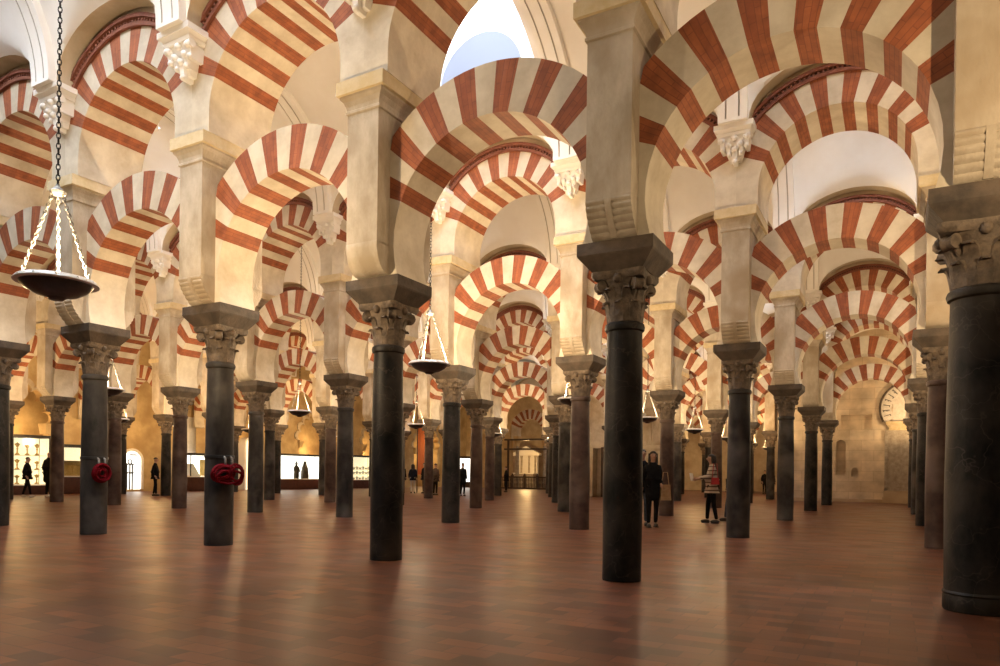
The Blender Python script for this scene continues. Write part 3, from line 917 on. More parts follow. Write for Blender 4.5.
# ------------------------------------------------------------------ display cases along the chapel wall (front faces +x)
def display_case(name, y0, y1, x0, x1, zb, zt, label, back, tiers=(), legs=False):
    """cabinet base, black framed glass box with a lit back; front towards +x"""
    yc = (y0 + y1) / 2
    o = link('display_case', None, loc=(x1, yc, 0)); tag(o, label, 'display case', 'museum display cases')
    d, w = x1 - x0, (y1 - y0) / 2
    b = MB(); b.box(-d, 0, -w, w, 0.10, zb - 0.05); b.box(-d + 0.08, -0.08, -w + 0.08, w - 0.08, 0, 0.10)
    n = max(2, int(w * 2 / 0.9))
    for k in range(n): b.box(-0.001, 0.012, -w + 2 * w * k / n + 0.06, -w + 2 * w * (k + 1) / n - 0.06, 0.2, zb - 0.14)
    link('base', b.mesh('base', [M['redwood']]), o)
    b = MB(); b.box(-d - 0.02, 0.02, -w - 0.02, w + 0.02, zb - 0.05, zb); link('plinth_top', b.mesh('plinth_top', [M['whiteware']]), o)
    f = 0.022; b = MB()
    for x in (-d + f, -f):
        for y in (-w + f, w - f): b.box(x - f, x + f, y - f, y + f, zb, zt)
    b.box(-d - 0.03, 0.03, -w - 0.03, w + 0.03, zt, zt + 0.13)
    link('frame', b.mesh('frame', [M['blackmetal']]), o)
    b = MB(); b.box(-d + 0.005, -d + 0.03, -w + 0.04, w - 0.04, zb, zt); b.box(-d + 0.03, -0.05, w - 0.02, w - 0.005, zb, zt); link('back_panel', b.mesh('back_panel', [back]), o)
    b = MB(); b.box(-0.03, -0.02, -w + 0.04, w - 0.04, zb, zt); link('glass', b.mesh('glass', [M['glass']]), o)
    for z in tiers:
        b = MB(); b.box(-d + 0.05, -0.12, -w + 0.05, w - 0.05, z, z + 0.02); link('shelf', b.mesh('shelf', [M['whiteware']]), o)
    return o


display_case('a', 25.5, 30.3, XW + 0.03, XW + 0.6, 0.72, 2.25, 'wide display case with white lit back and two dark figures', M['lit_white'])
display_case('b', 33.0, 35.5, XW + 0.03, XW + 0.6, 0.66, 2.35, 'display case with rows of small white wares, red wood base', M['lit_cream'], (1.05, 1.4))
display_case('c', 8.5, 10.8, XW + 1.0, XW + 1.9, 0.45, 2.55, 'tall display case of gilded vessels by the man in the long coat', M['lit_cream'], (1.1, 1.75))
display_case('d', 11.2, 12.9, XW + 1.0, XW + 1.9, 0.85, 2.2, 'display case with a gilded shrine over a dark red base', M['lit_cream'])
display_case('e', 19.0, 21.0, XW + 0.0, XW + 0.9, 0.85, 2.05, 'display case with white and yellow sheets under the hanging white banner', M['lit_white'])

# what stands in the cases
def lathe_thing(name, prof, m, loc, label, cat, group, seg=14):
    b = MB(); b.lathe(prof, seg); return tag(link(name, b.mesh(name, [m], True, 50), None, loc), label, cat, group)


b = MB()
b.lathe([(0.17, 0), (0.19, 0.25), (0.15, 0.5), (0.19, 0.72), (0.12, 0.86), (0.06, 0.9), (0.085, 0.97), (0.095, 1.04), (0.06, 1.12), (0.02, 1.17), (0.008, 1.35)], 14)
b.tube([(0, -0.18, 0.76), (0.05, -0.24, 0.55), (0.1, -0.12, 0.45)], 0.05, 8); b.tube([(0, 0.18, 0.76), (0.05, 0.25, 0.52), (0.1, 0.12, 0.42)], 0.05, 8)
tag(link('standing_figure', b.mesh('standing_figure', [M['darkbronze']], True, 50), None, (XW + 0.34, 27.7, 0.72)), 'dark standing figure with a tall point, in the white lit case', 'statue')
b = MB()
b.lathe([(0.27, 0), (0.28, 0.15), (0.25, 0.5), (0.2, 0.78), (0.13, 0.95), (0.11, 1.05), (0.09, 1.13), (0.03, 1.2)], 14)
b.tube([(0.05, -0.2, 0.75), (0.16, -0.22, 0.45), (0.2, 0.0, 0.35)], 0.06, 8); b.ball((0.05, 0, 1.08), (0.09, 0.085, 0.11), 10, 7)
tag(link('cloaked_figure', b.mesh('cloaked_figure', [M['darkbronze']], True, 50), None, (XW + 0.33, 28.5, 0.72)), 'dark cloaked seated figure beside the standing one in the lit case', 'statue')
rnd = random.Random(3)
for z in (0.66, 1.07, 1.42):
    for k in range(7):
        y = 33.2 + 0.35 * k
        lathe_thing('white_dish', [(0.03, 0), (0.05, 0.03), (0.13, 0.11), (0.15, 0.15), (0.13, 0.15), (0.02, 0.05)] if k % 2 else [(0.05, 0), (0.09, 0.1), (0.07, 0.2), (0.04, 0.25)],
                    M['whiteware'], (XW + 0.34, y, z), 'small white dish in the rows of white wares', 'dish', 'white wares in the display case')
for z, hgt in ((0.47, 0.5), (1.12, 0.5), (1.77, 0.6)):
    for k in range(5):
        y = 8.75 + 0.42 * k; q = hgt * (0.75 + 0.25 * rnd.random())
        lathe_thing('gilt_vessel', [(0.10, 0), (0.11, 0.02), (0.03, 0.1 * q / .5), (0.03, 0.22 * q / .5), (0.05, 0.25 * q / .5), (0.02, 0.28 * q / .5), (0.10, 0.4 * q / .5), (0.12, 0.85 * q), (0.03, 0.95 * q), (0.01, q)],
                    M['gilt'], (XW + 1.5, y, z), 'gilded footed vessel in the tall case of vessels', 'vessel', 'gilded vessels in the tall case')
b = MB(); b.box(-0.25, 0.25, -0.7, 0.7, 0, 0.14); b.box(-0.2, 0.2, -0.6, 0.6, 0.14, 0.5); b.frustum((-0.26, 0.26, -0.68, 0.68, 0.5), (-0.04, 0.04, -0.5, 0.5, 0.72))
for k in range(6): b.tube([(0.21, -0.55 + 0.22 * k, 0.14), (0.21, -0.55 + 0.22 * k, 0.5)], 0.025, 8)
tag(link('gilded_shrine', b.mesh('gilded_shrine', [M['gilt']]), None, (XW + 1.5, 12.05, 0.85)), 'gilded house-shaped shrine in the case with the dark red base', 'shrine')
b = MB(); b.quad((0.0, -0.35, 0), (0.0, 0.35, 0), (-0.3, 0.1, 0.72), (-0.3, -0.3, 0.72)); b.quad((-0.02, -0.35, 0), (-0.02, 0.35, 0), (-0.32, 0.1, 0.72), (-0.32, -0.3, 0.72))
b.box(-0.36, -0.3, -0.3, 0.1, 0, 0.72)
tag(link('white_sheet', b.mesh('white_sheet', [M['paper']]), None, (XW + 0.6, 19.55, 0.85)), 'white sloping sheet in the case under the white banner', 'sheet')
b = MB(); b.box(-0.03, 0.03, -0.35, 0.35, 0, 0.95)
M['yellowsheet'] = mat('yellow_sheet', (0.75, 0.52, 0.16), (0.82, 0.62, 0.26), 3, 0.7)
tag(link('yellow_sheet', b.mesh('yellow_sheet', [M['yellowsheet']]), None, (XW + 0.35, 20.4, 0.87)), 'yellow upright sheet in the case under the white banner', 'sheet')

# white banner with dark brush marks
o = link('hanging_banner', None, loc=(XW - 0.32, 20.05, 2.2)); tag(o, 'white hanging banner with a column of dark marks over a case', 'banner')
b = MB(); b.box(0, 0.03, -0.5, 0.5, 0, 2.1); link('cloth', b.mesh('cloth', [M['paper']]), o)
b = MB()
for k in range(4):
    z = 0.12 + 0.26 * k
    b.tube([(0.035, 0.20, z), (0.035, 0.3, z + 0.06), (0.035, 0.36, z + 0.02), (0.035, 0.27, z + 0.16), (0.035, 0.36, z + 0.2)], 0.035, 6)
link('marks', b.mesh('marks', [M['ink']]), o)

# lit arched doorway
o = link('arched_doorway', None, loc=(XW - 0.36, 16.25, 0.12)); tag(o, 'bright white arched doorway with dark ironwork in the golden wall', 'doorway')
def arch_outline(hw, zs, n=14): return [(hw, 0)] + [(hw * cos(pi * k / n), zs + hw * sin(pi * k / n)) for k in range(n + 1)] + [(-hw, 0)]
b = MB(); out, inn = arch_outline(0.66, 1.55), arch_outline(0.52, 1.55)
for (a, c), (d, e) in zip(zip(out[:-1], out[1:]), zip(inn[:-1], inn[1:])):
    for x in (0.0, 0.12): b.quad((x, a[0], a[1]), (x, c[0], c[1]), (x, e[0], e[1]), (x, d[0], d[1]))
    b.quad((0, a[0], a[1]), (0.12, a[0], a[1]), (0.12, c[0], c[1]), (0, c[0], c[1])); b.quad((0, d[0], d[1]), (0.12, d[0], d[1]), (0.12, e[0], e[1]), (0, e[0], e[1]))
link('surround', b.mesh('surround', [M['plaster']]), o)
b = MB(); n0 = len(b.v); b.v += [(0.03, y, z) for y, z in inn]; b.f.append(tuple(range(n0, n0 + len(inn)))); b.m.append(0)
link('lit_pane', b.mesh('lit_pane', [M['lit_white']]), o)
b = MB()
for y in (-0.3, -0.12, 0.02): b.box(0.05, 0.09, y - 0.035, y + 0.035, 0, 1.35)
for z in (0.85, 1.32): b.box(0.05, 0.09, -0.45, 0.12, z, z + 0.08)
b.tube([(0.07, 0.1 * sin(q) - 0.12, 1.5 + 0.14 * cos(q)) for q in [2 * pi * e / 12 for e in range(12)]], 0.03, 6, closed=True); b.box(0.05, 0.09, -0.14, 0.3, 1.82, 1.9)
link('ironwork', b.mesh('ironwork', [M['blackmetal']]), o)
o = link('lit_archway', None, loc=(XW + 0.02, 23.9, 0)); tag(o, 'pale narrow lit archway behind the column with the larger rope bundle', 'archway')
b = MB(); out, inn = arch_outline(0.42, 2.9), arch_outline(0.30, 2.9)
for (a, c), (d, e) in zip(zip(out[:-1], out[1:]), zip(inn[:-1], inn[1:])):
    for x in (-0.45, 0.12): b.quad((x, a[0], a[1]), (x, c[0], c[1]), (x, e[0], e[1]), (x, d[0], d[1]))
    b.quad((-.45, a[0], a[1]), (0.12, a[0], a[1]), (0.12, c[0], c[1]), (-.45, c[0], c[1])); b.quad((-.45, d[0], d[1]), (0.12, d[0], d[1]), (0.12, e[0], e[1]), (-.45, e[0], e[1]))
link('surround', b.mesh('surround', [M['plaster']]), o)
b = MB(); n0 = len(b.v); b.v += [(-0.3, y, z) for y, z in inn]; b.f.append(tuple(range(n0, n0 + len(inn)))); b.m.append(0)
link('lit_pane', b.mesh('lit_pane', [M['lit_cream']]), o)
# lit white screen seen between the columns further along
o = link('lit_screen', None, loc=(-34.1, 45.75, 0), rot=(0, 0, pi / 2)); tag(o, 'bright white screen panel in a dark frame, far beyond the columns', 'screen')
b = MB(); b.box(-0.02, 0.02, -0.95, 0.95, 0.5, 2.55); link('panel', b.mesh('panel', [M['lit_white']]), o)
b = MB(); b.box(-0.06, 0.06, -1.1, 1.1, 2.55, 2.75); b.box(-0.06, 0.06, -1.1, -0.95, 0, 2.55); b.box(-0.06, 0.06, 0.95, 1.1, 0, 2.55); b.box(-0.05, 0.05, -0.95, 0.95, 0.0, 0.5); link('frame', b.mesh('frame', [M['oak']]), o)

# orange hanging
o = link('orange_hanging', None, loc=(-25.5, 27.6, 1.1)); tag(o, 'tall orange cloth hanging beyond the group of visitors', 'hanging')
b = MB()
for k in range(16):
    q0, q1 = k / 16, (k + 1) / 16
    x0, x1 = -0.48 + 0.96 * q0, -0.48 + 0.96 * q1; y0, y1 = 0.05 * sin(q0 * 19), 0.05 * sin(q1 * 19)
    b.quad((x0, y0, 0), (x1, y1, 0), (x1, y1, 4.2), (x0, y0, 4.2)); b.quad((x0, y0 + 0.02, 0), (x1, y1 + 0.02, 0), (x1, y1 + 0.02, 4.2), (x0, y0 + 0.02, 4.2))
link('cloth', b.mesh('cloth', [M['orange_cloth']], True, 60), o)
b = MB(); b.tube([(-0.56, 0, 4.2), (0.56, 0, 4.2)], 0.03, 8); b.tube([(-0.52, 0, 4.2), (-0.52, 0, -1.1)], 0.03, 8); b.tube([(0.52, 0, 4.2), (0.52, 0, -1.1)], 0.03, 8)
link('rod', b.mesh('rod', [M['oak']], True, 50), o)

# choir: railing, beam screen and altar
o = link('choir_railing', None, loc=(-27.3, 44.4, 0)); tag(o, 'dark low wooden railing before the far altar', 'railing')
b = MB(); b.box(-2.3, 2.3, -0.07, 0.07, 0.92, 1.04); b.box(-2.3, 2.3, -0.07, 0.07, 0, 0.12); link('rail', b.mesh('rail', [M['oak']]), o)
for k in range(5):
    x = -2.3 + 4.6 * k / 4
    b = MB(); b.box(x - 0.09, x + 0.09, -0.1, 0.1, 0, 1.14); b.ball((x, 0, 1.2), 0.08, 8, 6); link('post', b.mesh('post', [M['oak']]), o)
b = MB()
for k in range(32):
    x = -2.2 + 4.4 * k / 31; b.lathe([(0.035, 0.12), (0.045, 0.4), (0.025, 0.55), (0.045, 0.75), (0.03, 0.92)], 8, (x, 0))
link('baluster_run', b.mesh('baluster_run', [M['oak']], True, 50), o)
o = link('beam_screen', None, loc=(-27.4, 45.3, 0)); tag(o, 'thin dark frame of posts and beams around the far altar', 'screen')
for x in (-1.95, 1.95):
    b = MB(); b.box(x - 0.07, x + 0.07, -0.07, 0.07, 0, 4.15); link('post', b.mesh('post', [M['oak']]), o)
for z in (3.25, 4.05):
    b = MB(); b.box(-2.3, 2.3, -0.09, 0.09, z, z + 0.14); link('beam', b.mesh('beam', [M['oak']]), o)
o = link('altar', None, loc=(-31.6, 52.5, 0)); tag(o, 'pale stone altar with columns and a pediment behind the dark railing', 'altar')
b = MB(); b.box(-1.6, 1.6, -0.6, 0.6, 0, 0.3); b.box(-1.2, 1.2, -0.35, 0.5, 0.3, 1.25); link('table', b.mesh('table', [M['door_stone']]), o)
b = MB(); b.box(-1.3, 1.3, -0.45, 0.5, 1.25, 1.36); link('table_top', b.mesh('table_top', [M['plaster']]), o)
b = MB(); b.box(-1.2, 1.2, 0.5, 0.8, 0.3, 3.0); b.frustum((-1.5, 1.5, 0.3, 0.8, 3.0), (-1.6, 1.6, 0.25, 0.8, 3.2)); b.frustum((-1.5, 1.5, 0.4, 0.8, 3.2), (-0.05, 0.05, 0.4, 0.8, 3.9)); link('retable', b.mesh('retable', [M['plaster']]), o)
for x in (-1.05, -0.4, 0.4, 1.05):
    b = MB(); b.lathe([(0.11, 1.36), (0.09, 1.45), (0.085, 2.8), (0.12, 2.9), (0.13, 3.0)], 12, (x, 0.4)); link('column', b.mesh('column', [M['door_stone']], True, 40), o)

# striped arch on short columns that frames the altar
o = link('altar_arch', None, loc=(-27.7, 46.3, 0)); tag(o, 'narrow golden striped arch on columns framing the far altar', 'arch')
link('arch_ring', arch_mesh('arch_ring', 4.75, 1.15, 1.95, 0.3, 1.75, -16.0), o)
for sg in (-1, 1):
    b = MB(); b.lathe([(0.2, 0), (0.2, 0.12), (0.16, 0.2), (0.15, 2.0), (0.14, 3.6)], 20, (sg * 1.3, 0)); link('shaft', b.mesh('shaft', [M['door_stone']], True, 40), o)
    b = MB(); b.lathe([(0.15, 3.6), (0.18, 3.65), (0.17, 3.72), (0.3, 4.08)], 16, (sg * 1.3, 0)); b.box(sg * 1.3 - 0.3, sg * 1.3 + 0.3, -0.3, 0.3, 4.08, 4.18); b.frustum((sg * 1.3 - 0.22, sg * 1.3 + 0.22, -0.3, 0.3, 4.18), (sg * 1.3 - 0.24, sg * 1.3 + 0.24, -0.32, 0.32, 4.45)); link('capital', b.mesh('capital', [M['gold']], True, 40), o)
def frame_wall():
    b = MB(); zc, r = 4.75, 1.93; xm = -27.7; x0, x1, top = -34.0, -21.6, 10.2
    arc = [(xm + r * cos(radians(a)), zc + r * sin(radians(a))) for a in range(-16, 197, 4)]
    out = [(x1, 0), (x1, top), (x0, top), (x0, 0), (arc[-1][0], 0)] + list(reversed(arc)) + [(arc[0][0], 0)]
    for y in (46.05, 46.55):
        n0 = len(b.v); b.v += [(x, y, z) for x, z in out]; b.f.append(tuple(range(n0, n0 + len(out)))); b.m.append(0)
    for (xa, za), (xb, zb) in zip(out[4:-1], out[5:]): b.quad((xa, 46.05, za), (xb, 46.05, zb), (xb, 46.55, zb), (xa, 46.55, za))
    for xx in (x0, x1): b.quad((xx, 46.05, 0), (xx, 46.55, 0), (xx, 46.55, top), (xx, 46.05, top))
    return b
struct('wall_choir', frame_wall().mesh('wall', [M['gold']]), 'golden wall round the altar arch')

# ------------------------------------------------------------------ red rope coils on two columns
M['rope'] = mat('red_rope', (0.11, 0.002, 0.005), (0.19, 0.004, 0.009), 30, 0.85, 0.3, spec=0.1)


def rope_coil(i, loops, label, z, side):
    cx, cy = -A * i, 0.0
    d = Vector((CAMX - cx, CAMY - cy, 0)).normalized(); t = Vector((-d.y, d.x, 0))
    p = Vector((cx, cy, 0)) + (d * cos(side) + t * sin(side)) * 0.225
    o = link('rope_coil', None, loc=(p.x, p.y, z), rot=(0, 0, math.atan2(d.y * cos(side) + t.y * sin(side), d.x * cos(side) + t.x * sin(side))))
    tag(o, label, 'rope', 'red barrier ropes hung on columns')
    b = MB()
    for (oy, oz, ry, rz, tilt, ox) in loops:
        P = []
        for k in range(20):
            a = 2 * pi * k / 20
            y, zz = ry * cos(a), rz * sin(a)
            P.append((ox + 0.012 * sin(3 * a), oy + y * cos(tilt) - zz * sin(tilt), oz + y * sin(tilt) + zz * cos(tilt)))
        b.tube(P, 0.02, 8, closed=True)
    link('loops', b.mesh('loops', [M['rope']], True, 60), o)
    b = MB()
    for oy in (-0.05, 0.06):
        b.tube([(0.0, oy, 0.27), (0.04, oy, 0.24), (0.05, oy, 0.16), (0.035, oy, 0.10)], [0.012, 0.02, 0.018, 0.012], 8)
    link('clasp', b.mesh('clasp', [M['silver']], True, 60), o)
    b = MB(); R_ = 0.2185; b.lathe([(R_, 0.24), (R_ + 0.008, 0.245), (R_ + 0.008, 0.285), (R_, 0.29)], 32, cap=False)
    q = link('strap', b.mesh('strap', [M['blackmetal']], True, 40), o); rz = -o.rotation_euler.z; v_ = Vector((cx - p.x, cy - p.y, 0)); q.location = (v_.x * cos(rz) - v_.y * sin(rz), v_.x * sin(rz) + v_.y * cos(rz), 0)
    return o


rope_coil(4, [(0, 0, 0.15, 0.16, 0, 0.03), (0.01, 0.0, 0.12, 0.13, 0.3, 0.05), (0, 0.01, 0.15, 0.155, 0.8, 0.06), (-0.01, -0.01, 0.09, 0.1, 0.2, 0.06), (0, 0, 0.055, 0.06, 0.2, 0.065), (0.0, 0.01, 0.13, 0.145, 0.5, 0.085)],
          'small round coil of red rope on a dark grey column', 1.10, 0.45)
rope_coil(3, [(-0.10, 0.02, 0.17, 0.12, 0.25, 0.03), (-0.09, 0.0, 0.19, 0.13, 0.1, 0.055), (-0.11, 0.01, 0.14, 0.09, 0.4, 0.07), (0.12, 0.0, 0.13, 0.15, 0.0, 0.04), (0.12, -0.01, 0.12, 0.16, 0.2, 0.07), (0.12, 0, 0.09, 0.11, 0.0, 0.085), (0.0, -0.05, 0.22, 0.10, 0.05, 0.09), (-0.1, 0, 0.08, 0.05, 0.2, 0.08)],
          'wide bundle of red rope on the dark grey column next to the smooth corbel', 1.12, 0.5)

# ------------------------------------------------------------------ people
M['skin'] = mat('skin', (0.42, 0.24, 0.16), (0.50, 0.30, 0.21), 20, 0.55)
M['hair'] = mat('dark_hair', (0.012, 0.008, 0.006), (0.03, 0.02, 0.014), 30, 0.5)
M['eye'] = mat('eye', (0.02, 0.015, 0.012), (0.03, 0.02, 0.02), 9, 0.3)
M['lip'] = mat('lip', (0.34, 0.12, 0.10), (0.38, 0.15, 0.12), 9, 0.5)
M['shoe_dark'] = mat('dark_leather', (0.012, 0.01, 0.009), (0.025, 0.02, 0.018), 15, 0.5)
M['shoe_white'] = mat('white_trainer', (0.6, 0.58, 0.55), (0.7, 0.68, 0.65), 15, 0.6)
M['cloth_black'] = mat('black_cloth', (0.004, 0.004, 0.0045), (0.011, 0.0105, 0.011), 12, 0.9, spec=0.15)
M['cloth_navy'] = mat('navy_cloth', (0.006, 0.007, 0.012), (0.012, 0.014, 0.022), 12, 0.9, spec=0.15)
M['cloth_jeans'] = mat('blue_jeans', (0.03, 0.045, 0.075), (0.06, 0.085, 0.13), 14, 0.85)
M['cloth_brown'] = mat('brown_cloth', (0.05, 0.03, 0.018), (0.09, 0.055, 0.035), 12, 0.85)
M['cloth_pale'] = mat('pale_cloth', (0.45, 0.42, 0.36), (0.55, 0.51, 0.45), 12, 0.85)
M['tan'] = mat('tan_leather', (0.30, 0.17, 0.07), (0.40, 0.25, 0.12), 12, 0.55)
M['redbag'] = mat('red_bag', (0.28, 0.012, 0.012), (0.38, 0.02, 0.018), 12, 0.5)


def striped():
    m = bpy.data.materials.new('striped_knit'); m.use_nodes = True; nt = m.node_tree; p = nt.nodes['Principled BSDF']; p.inputs['Roughness'].default_value = 0.9
    tc = nt.nodes.new('ShaderNodeTexCoord'); sx = nt.nodes.new('ShaderNodeSeparateXYZ'); w = nt.nodes.new('ShaderNodeMath'); w.operation = 'MULTIPLY'; w.inputs[1].default_value = 62
    si = nt.nodes.new('ShaderNodeMath'); si.operation = 'SINE'; r = nt.nodes.new('ShaderNodeValToRGB')
    r.color_ramp.elements[0].position = 0.45; r.color_ramp.elements[0].color = (0.50, 0.42, 0.32, 1); r.color_ramp.elements[1].position = 0.6; r.color_ramp.elements[1].color = (0.13, 0.09, 0.07, 1)
    nt.links.new(tc.outputs['Object'], sx.inputs[0]); nt.links.new(sx.outputs['Z'], w.inputs[0]); nt.links.new(w.outputs[0], si.inputs[0]); nt.links.new(si.outputs[0], r.inputs[0]); nt.links.new(r.outputs[0], p.inputs['Base Color'])
    return m


M['striped'] = striped()


def skin_mesh(name, pts, edges, m, root, sub=2):
    """grow a smooth tapering surface round a skeleton"""
    keys = list(pts); me = bpy.data.meshes.new(name + '_bones')
    me.from_pydata([pts[k][0] for k in keys], [(keys.index(a), keys.index(c)) for a, c in edges], [])
    o = bpy.data.objects.new(name + '_bones', me); COL.objects.link(o)
    o.modifiers.new('skin', 'SKIN'); md = o.modifiers.new('sub', 'SUBSURF'); md.levels = sub; md.render_levels = sub
    for k, d in zip(keys, me.skin_vertices[0].data):
        r = pts[k][1]; d.radius = r if isinstance(r, tuple) else (r, r); d.use_root = (k == root)
    dg = bpy.context.evaluated_depsgraph_get(); dg.update()
    out = bpy.data.meshes.new_from_object(o.evaluated_get(dg)); out.name = name
    bpy.data.objects.remove(o); bpy.data.meshes.remove(me)
    out.materials.clear(); out.materials.append(m)
    for p in out.polygons: p.use_smooth = True
    return out


def person(loc, face, label, top='cloth_black', legs='cloth_black', shoes='shoe_dark', h=1.74, arms=((0.06, 0.02), (0.06, 0.02)), step=0.0, coat=0.0, hair='short', sx=1.0):
    """standing figure; face = heading of the gaze; arms = (forward reach, outward) of each hand, left then right; local +y is forward"""
    k = h / 1.74
    o = link('person', None, loc=(loc[0], loc[1], 0), rot=(0, 0, face - pi / 2)); o.scale = (k, k, k)
    tag(o, label, 'person', 'visitors')
    J = {}
    J['pelvis'] = Vector((0, 0, 0.95)); J['waist'] = Vector((0, 0, 1.10)); J['chest'] = Vector((0, 0.01, 1.32)); J['neck0'] = Vector((0, 0.0, 1.46)); J['neck'] = Vector((0, 0.012, 1.53))
    J['head0'] = Vector((0, 0.03, 1.60)); J['head'] = Vector((0, 0.028, 1.665)); J['crown'] = Vector((0, 0.02, 1.705))
    for s_, sg, (fw, outw) in (('L', -1, arms[0]), ('R', 1, arms[1])):
        st = step * sg
        J['hip' + s_] = Vector((0.085 * sg, 0, 0.90)); J['knee' + s_] = Vector((0.095 * sg, st * 0.5 + 0.02, 0.50)); J['ankle' + s_] = Vector((0.10 * sg, st - 0.01, 0.09))
        J['sh' + s_] = Vector((0.165 * sx * sg, 0, 1.395))
        rs = 0.55
        J['wr' + s_] = Vector(((0.22 + outw) * sg, fw, 0.86 + 0.75 * fw)); 
        mid = (J['sh' + s_] + J['wr' + s_]) / 2
        slack = max(0.0, 0.27 ** 2 - ((J['wr' + s_] - J['sh' + s_]).length / 2) ** 2)
        J['el' + s_] = mid + Vector((0.25 * sg, -0.9, -0.35)).normalized() * sqrt(slack)
        dr = (J['wr' + s_] - J['el' + s_]).normalized(); J['hand' + s_] = J['wr' + s_] + dr * 0.07
    E_ = [('pelvis', 'waist'), ('waist', 'chest'), ('chest', 'neck0'), ('neck0', 'neck'), ('neck', 'head0'), ('head0', 'head'), ('head', 'crown')]
    R_ = {'pelvis': (0.135 * sx, 0.10), 'waist': (0.12 * sx, 0.09), 'chest': (0.15 * sx, 0.10), 'neck0': (0.075, 0.065), 'neck': 0.05, 'head0': (0.068, 0.084), 'head': (0.084, 0.104), 'crown': (0.07, 0.085)}
    for s_ in 'LR':
        E_ += [('pelvis', 'hip' + s_), ('hip' + s_, 'knee' + s_), ('knee' + s_, 'ankle' + s_), ('chest', 'sh' + s_), ('sh' + s_, 'el' + s_), ('el' + s_, 'wr' + s_), ('wr' + s_, 'hand' + s_)]
        R_.update({'hip' + s_: 0.085, 'knee' + s_: 0.055, 'ankle' + s_: 0.036, 'sh' + s_: 0.055, 'el' + s_: 0.038, 'wr' + s_: 0.026, 'hand' + s_: (0.036, 0.02)})
    body = skin_mesh('body', {q: (J[q], R_[q]) for q in J}, E_, M['skin'], 'pelvis')
    # face and hands, joined into the body mesh
    b = MB(); hc = J['head'] + Vector((0, 0.002, -0.005))
    b.ball((0, hc.y + 0.100, hc.z - 0.018), (0.014, 0.02, 0.022), 8, 6)
    for sg in (-1, 1):
        b.ball((0.031 * sg, hc.y + 0.087, hc.z + 0.010), (0.014, 0.008, 0.008), 8, 6, 1); b.ball((0.081 * sg, hc.y - 0.005, hc.z - 0.008), (0.012, 0.02, 0.03), 8, 6)
    b.ball((0, hc.y + 0.086, hc.z - 0.052), (0.024, 0.009, 0.007), 8, 6, 2)
    for s_, sg in (('L', -1), ('R', 1)):
        w, hd = J['wr' + s_], J['hand' + s_]; dr = (hd - w).normalized(); ac = dr.cross(Vector((1, 0, 0))).normalized() if abs(dr.x) < 0.9 else Vector((0, 1, 0)); nn = dr.cross(ac)
        for f_, L in ((-0.027, 0.062), (-0.009, 0.075), (0.009, 0.07), (0.027, 0.052)):
            p0 = hd + ac * f_ + dr * 0.005; b.tube([p0, p0 + dr * L * 0.5 + nn * 0.004, p0 + dr * L + nn * 0.018], [0.0095, 0.009, 0.007], 6)
        p0 = w + dr * 0.02 - ac * 0.025; b.tube([p0, p0 + dr * 0.03 - ac * 0.022, p0 + dr * 0.06 - ac * 0.026], [0.012, 0.011, 0.008], 6)
    fm = b.mesh('face', [M['skin'], M['eye'], M['lip']], True, 60)
    bm = bmesh.new(); bm.from_mesh(body); bm.from_mesh(fm); bm.to_mesh(body); bm.free(); body.materials.append(M['eye']); body.materials.append(M['lip'])
    bpy.data.meshes.remove(fm)
    link('body', body, o)
    # clothing
    Jt = {q: J[q] for q in ('pelvis', 'waist', 'chest', 'neck0', 'neck', 'shL', 'elL', 'wrL', 'shR', 'elR', 'wrR')}
    Jt['hem'] = Vector((0, 0, 0.86 - coat * 0.35))
    for s_ in 'LR': Jt['wr' + s_] = J['wr' + s_].lerp(J['el' + s_], 0.1)
    Rt = {'pelvis': (0.195 * sx, 0.16), 'waist': (0.165 * sx, 0.135), 'chest': (0.155 * sx, 0.125), 'neck': (0.062, 0.06), 'neck0': (0.095, 0.085), 'hem': (0.20 * sx + 0.02 * coat, 0.165 + 0.02 * coat)}
    for s_ in 'LR': Rt.update({'sh' + s_: 0.066, 'el' + s_: 0.052, 'wr' + s_: 0.04})
    link('jacket', skin_mesh('jacket', {q: (Jt[q], Rt[q]) for q in Jt}, [('hem', 'pelvis'), ('pelvis', 'waist'), ('waist', 'chest'), ('chest', 'neck0'), ('neck0', 'neck'), ('chest', 'shL'), ('shL', 'elL'), ('elL', 'wrL'), ('chest', 'shR'), ('shR', 'elR'), ('elR', 'wrR')], M[top], 'pelvis'), o)
    Jl = {q: J[q] for q in ('pelvis', 'hipL', 'kneeL', 'ankleL', 'hipR', 'kneeR', 'ankleR')}
    Rl = {'pelvis': (0.14 * sx, 0.105)}
    for s_ in 'LR': Rl.update({'hip' + s_: 0.093, 'knee' + s_: 0.064, 'ankle' + s_: 0.046})
    link('trousers', skin_mesh('trousers', {q: (Jl[q], Rl[q]) for q in Jl}, [('pelvis', 'hipL'), ('hipL', 'kneeL'), ('kneeL', 'ankleL'), ('pelvis', 'hipR'), ('hipR', 'kneeR'), ('kneeR', 'ankleR')], M[legs], 'pelvis'), o)
    for s_ in 'LR':
        a = J['ankle' + s_]; b = MB()
        b.ball((a.x, a.y + 0.045, 0.046), (0.046, 0.118, 0.046), 12, 8); b.box(a.x - 0.04, a.x + 0.04, a.y - 0.05, a.y + 0.14, 0.0, 0.02)
        link('shoe', b.mesh('shoe', [M[shoes]], True, 60), o)
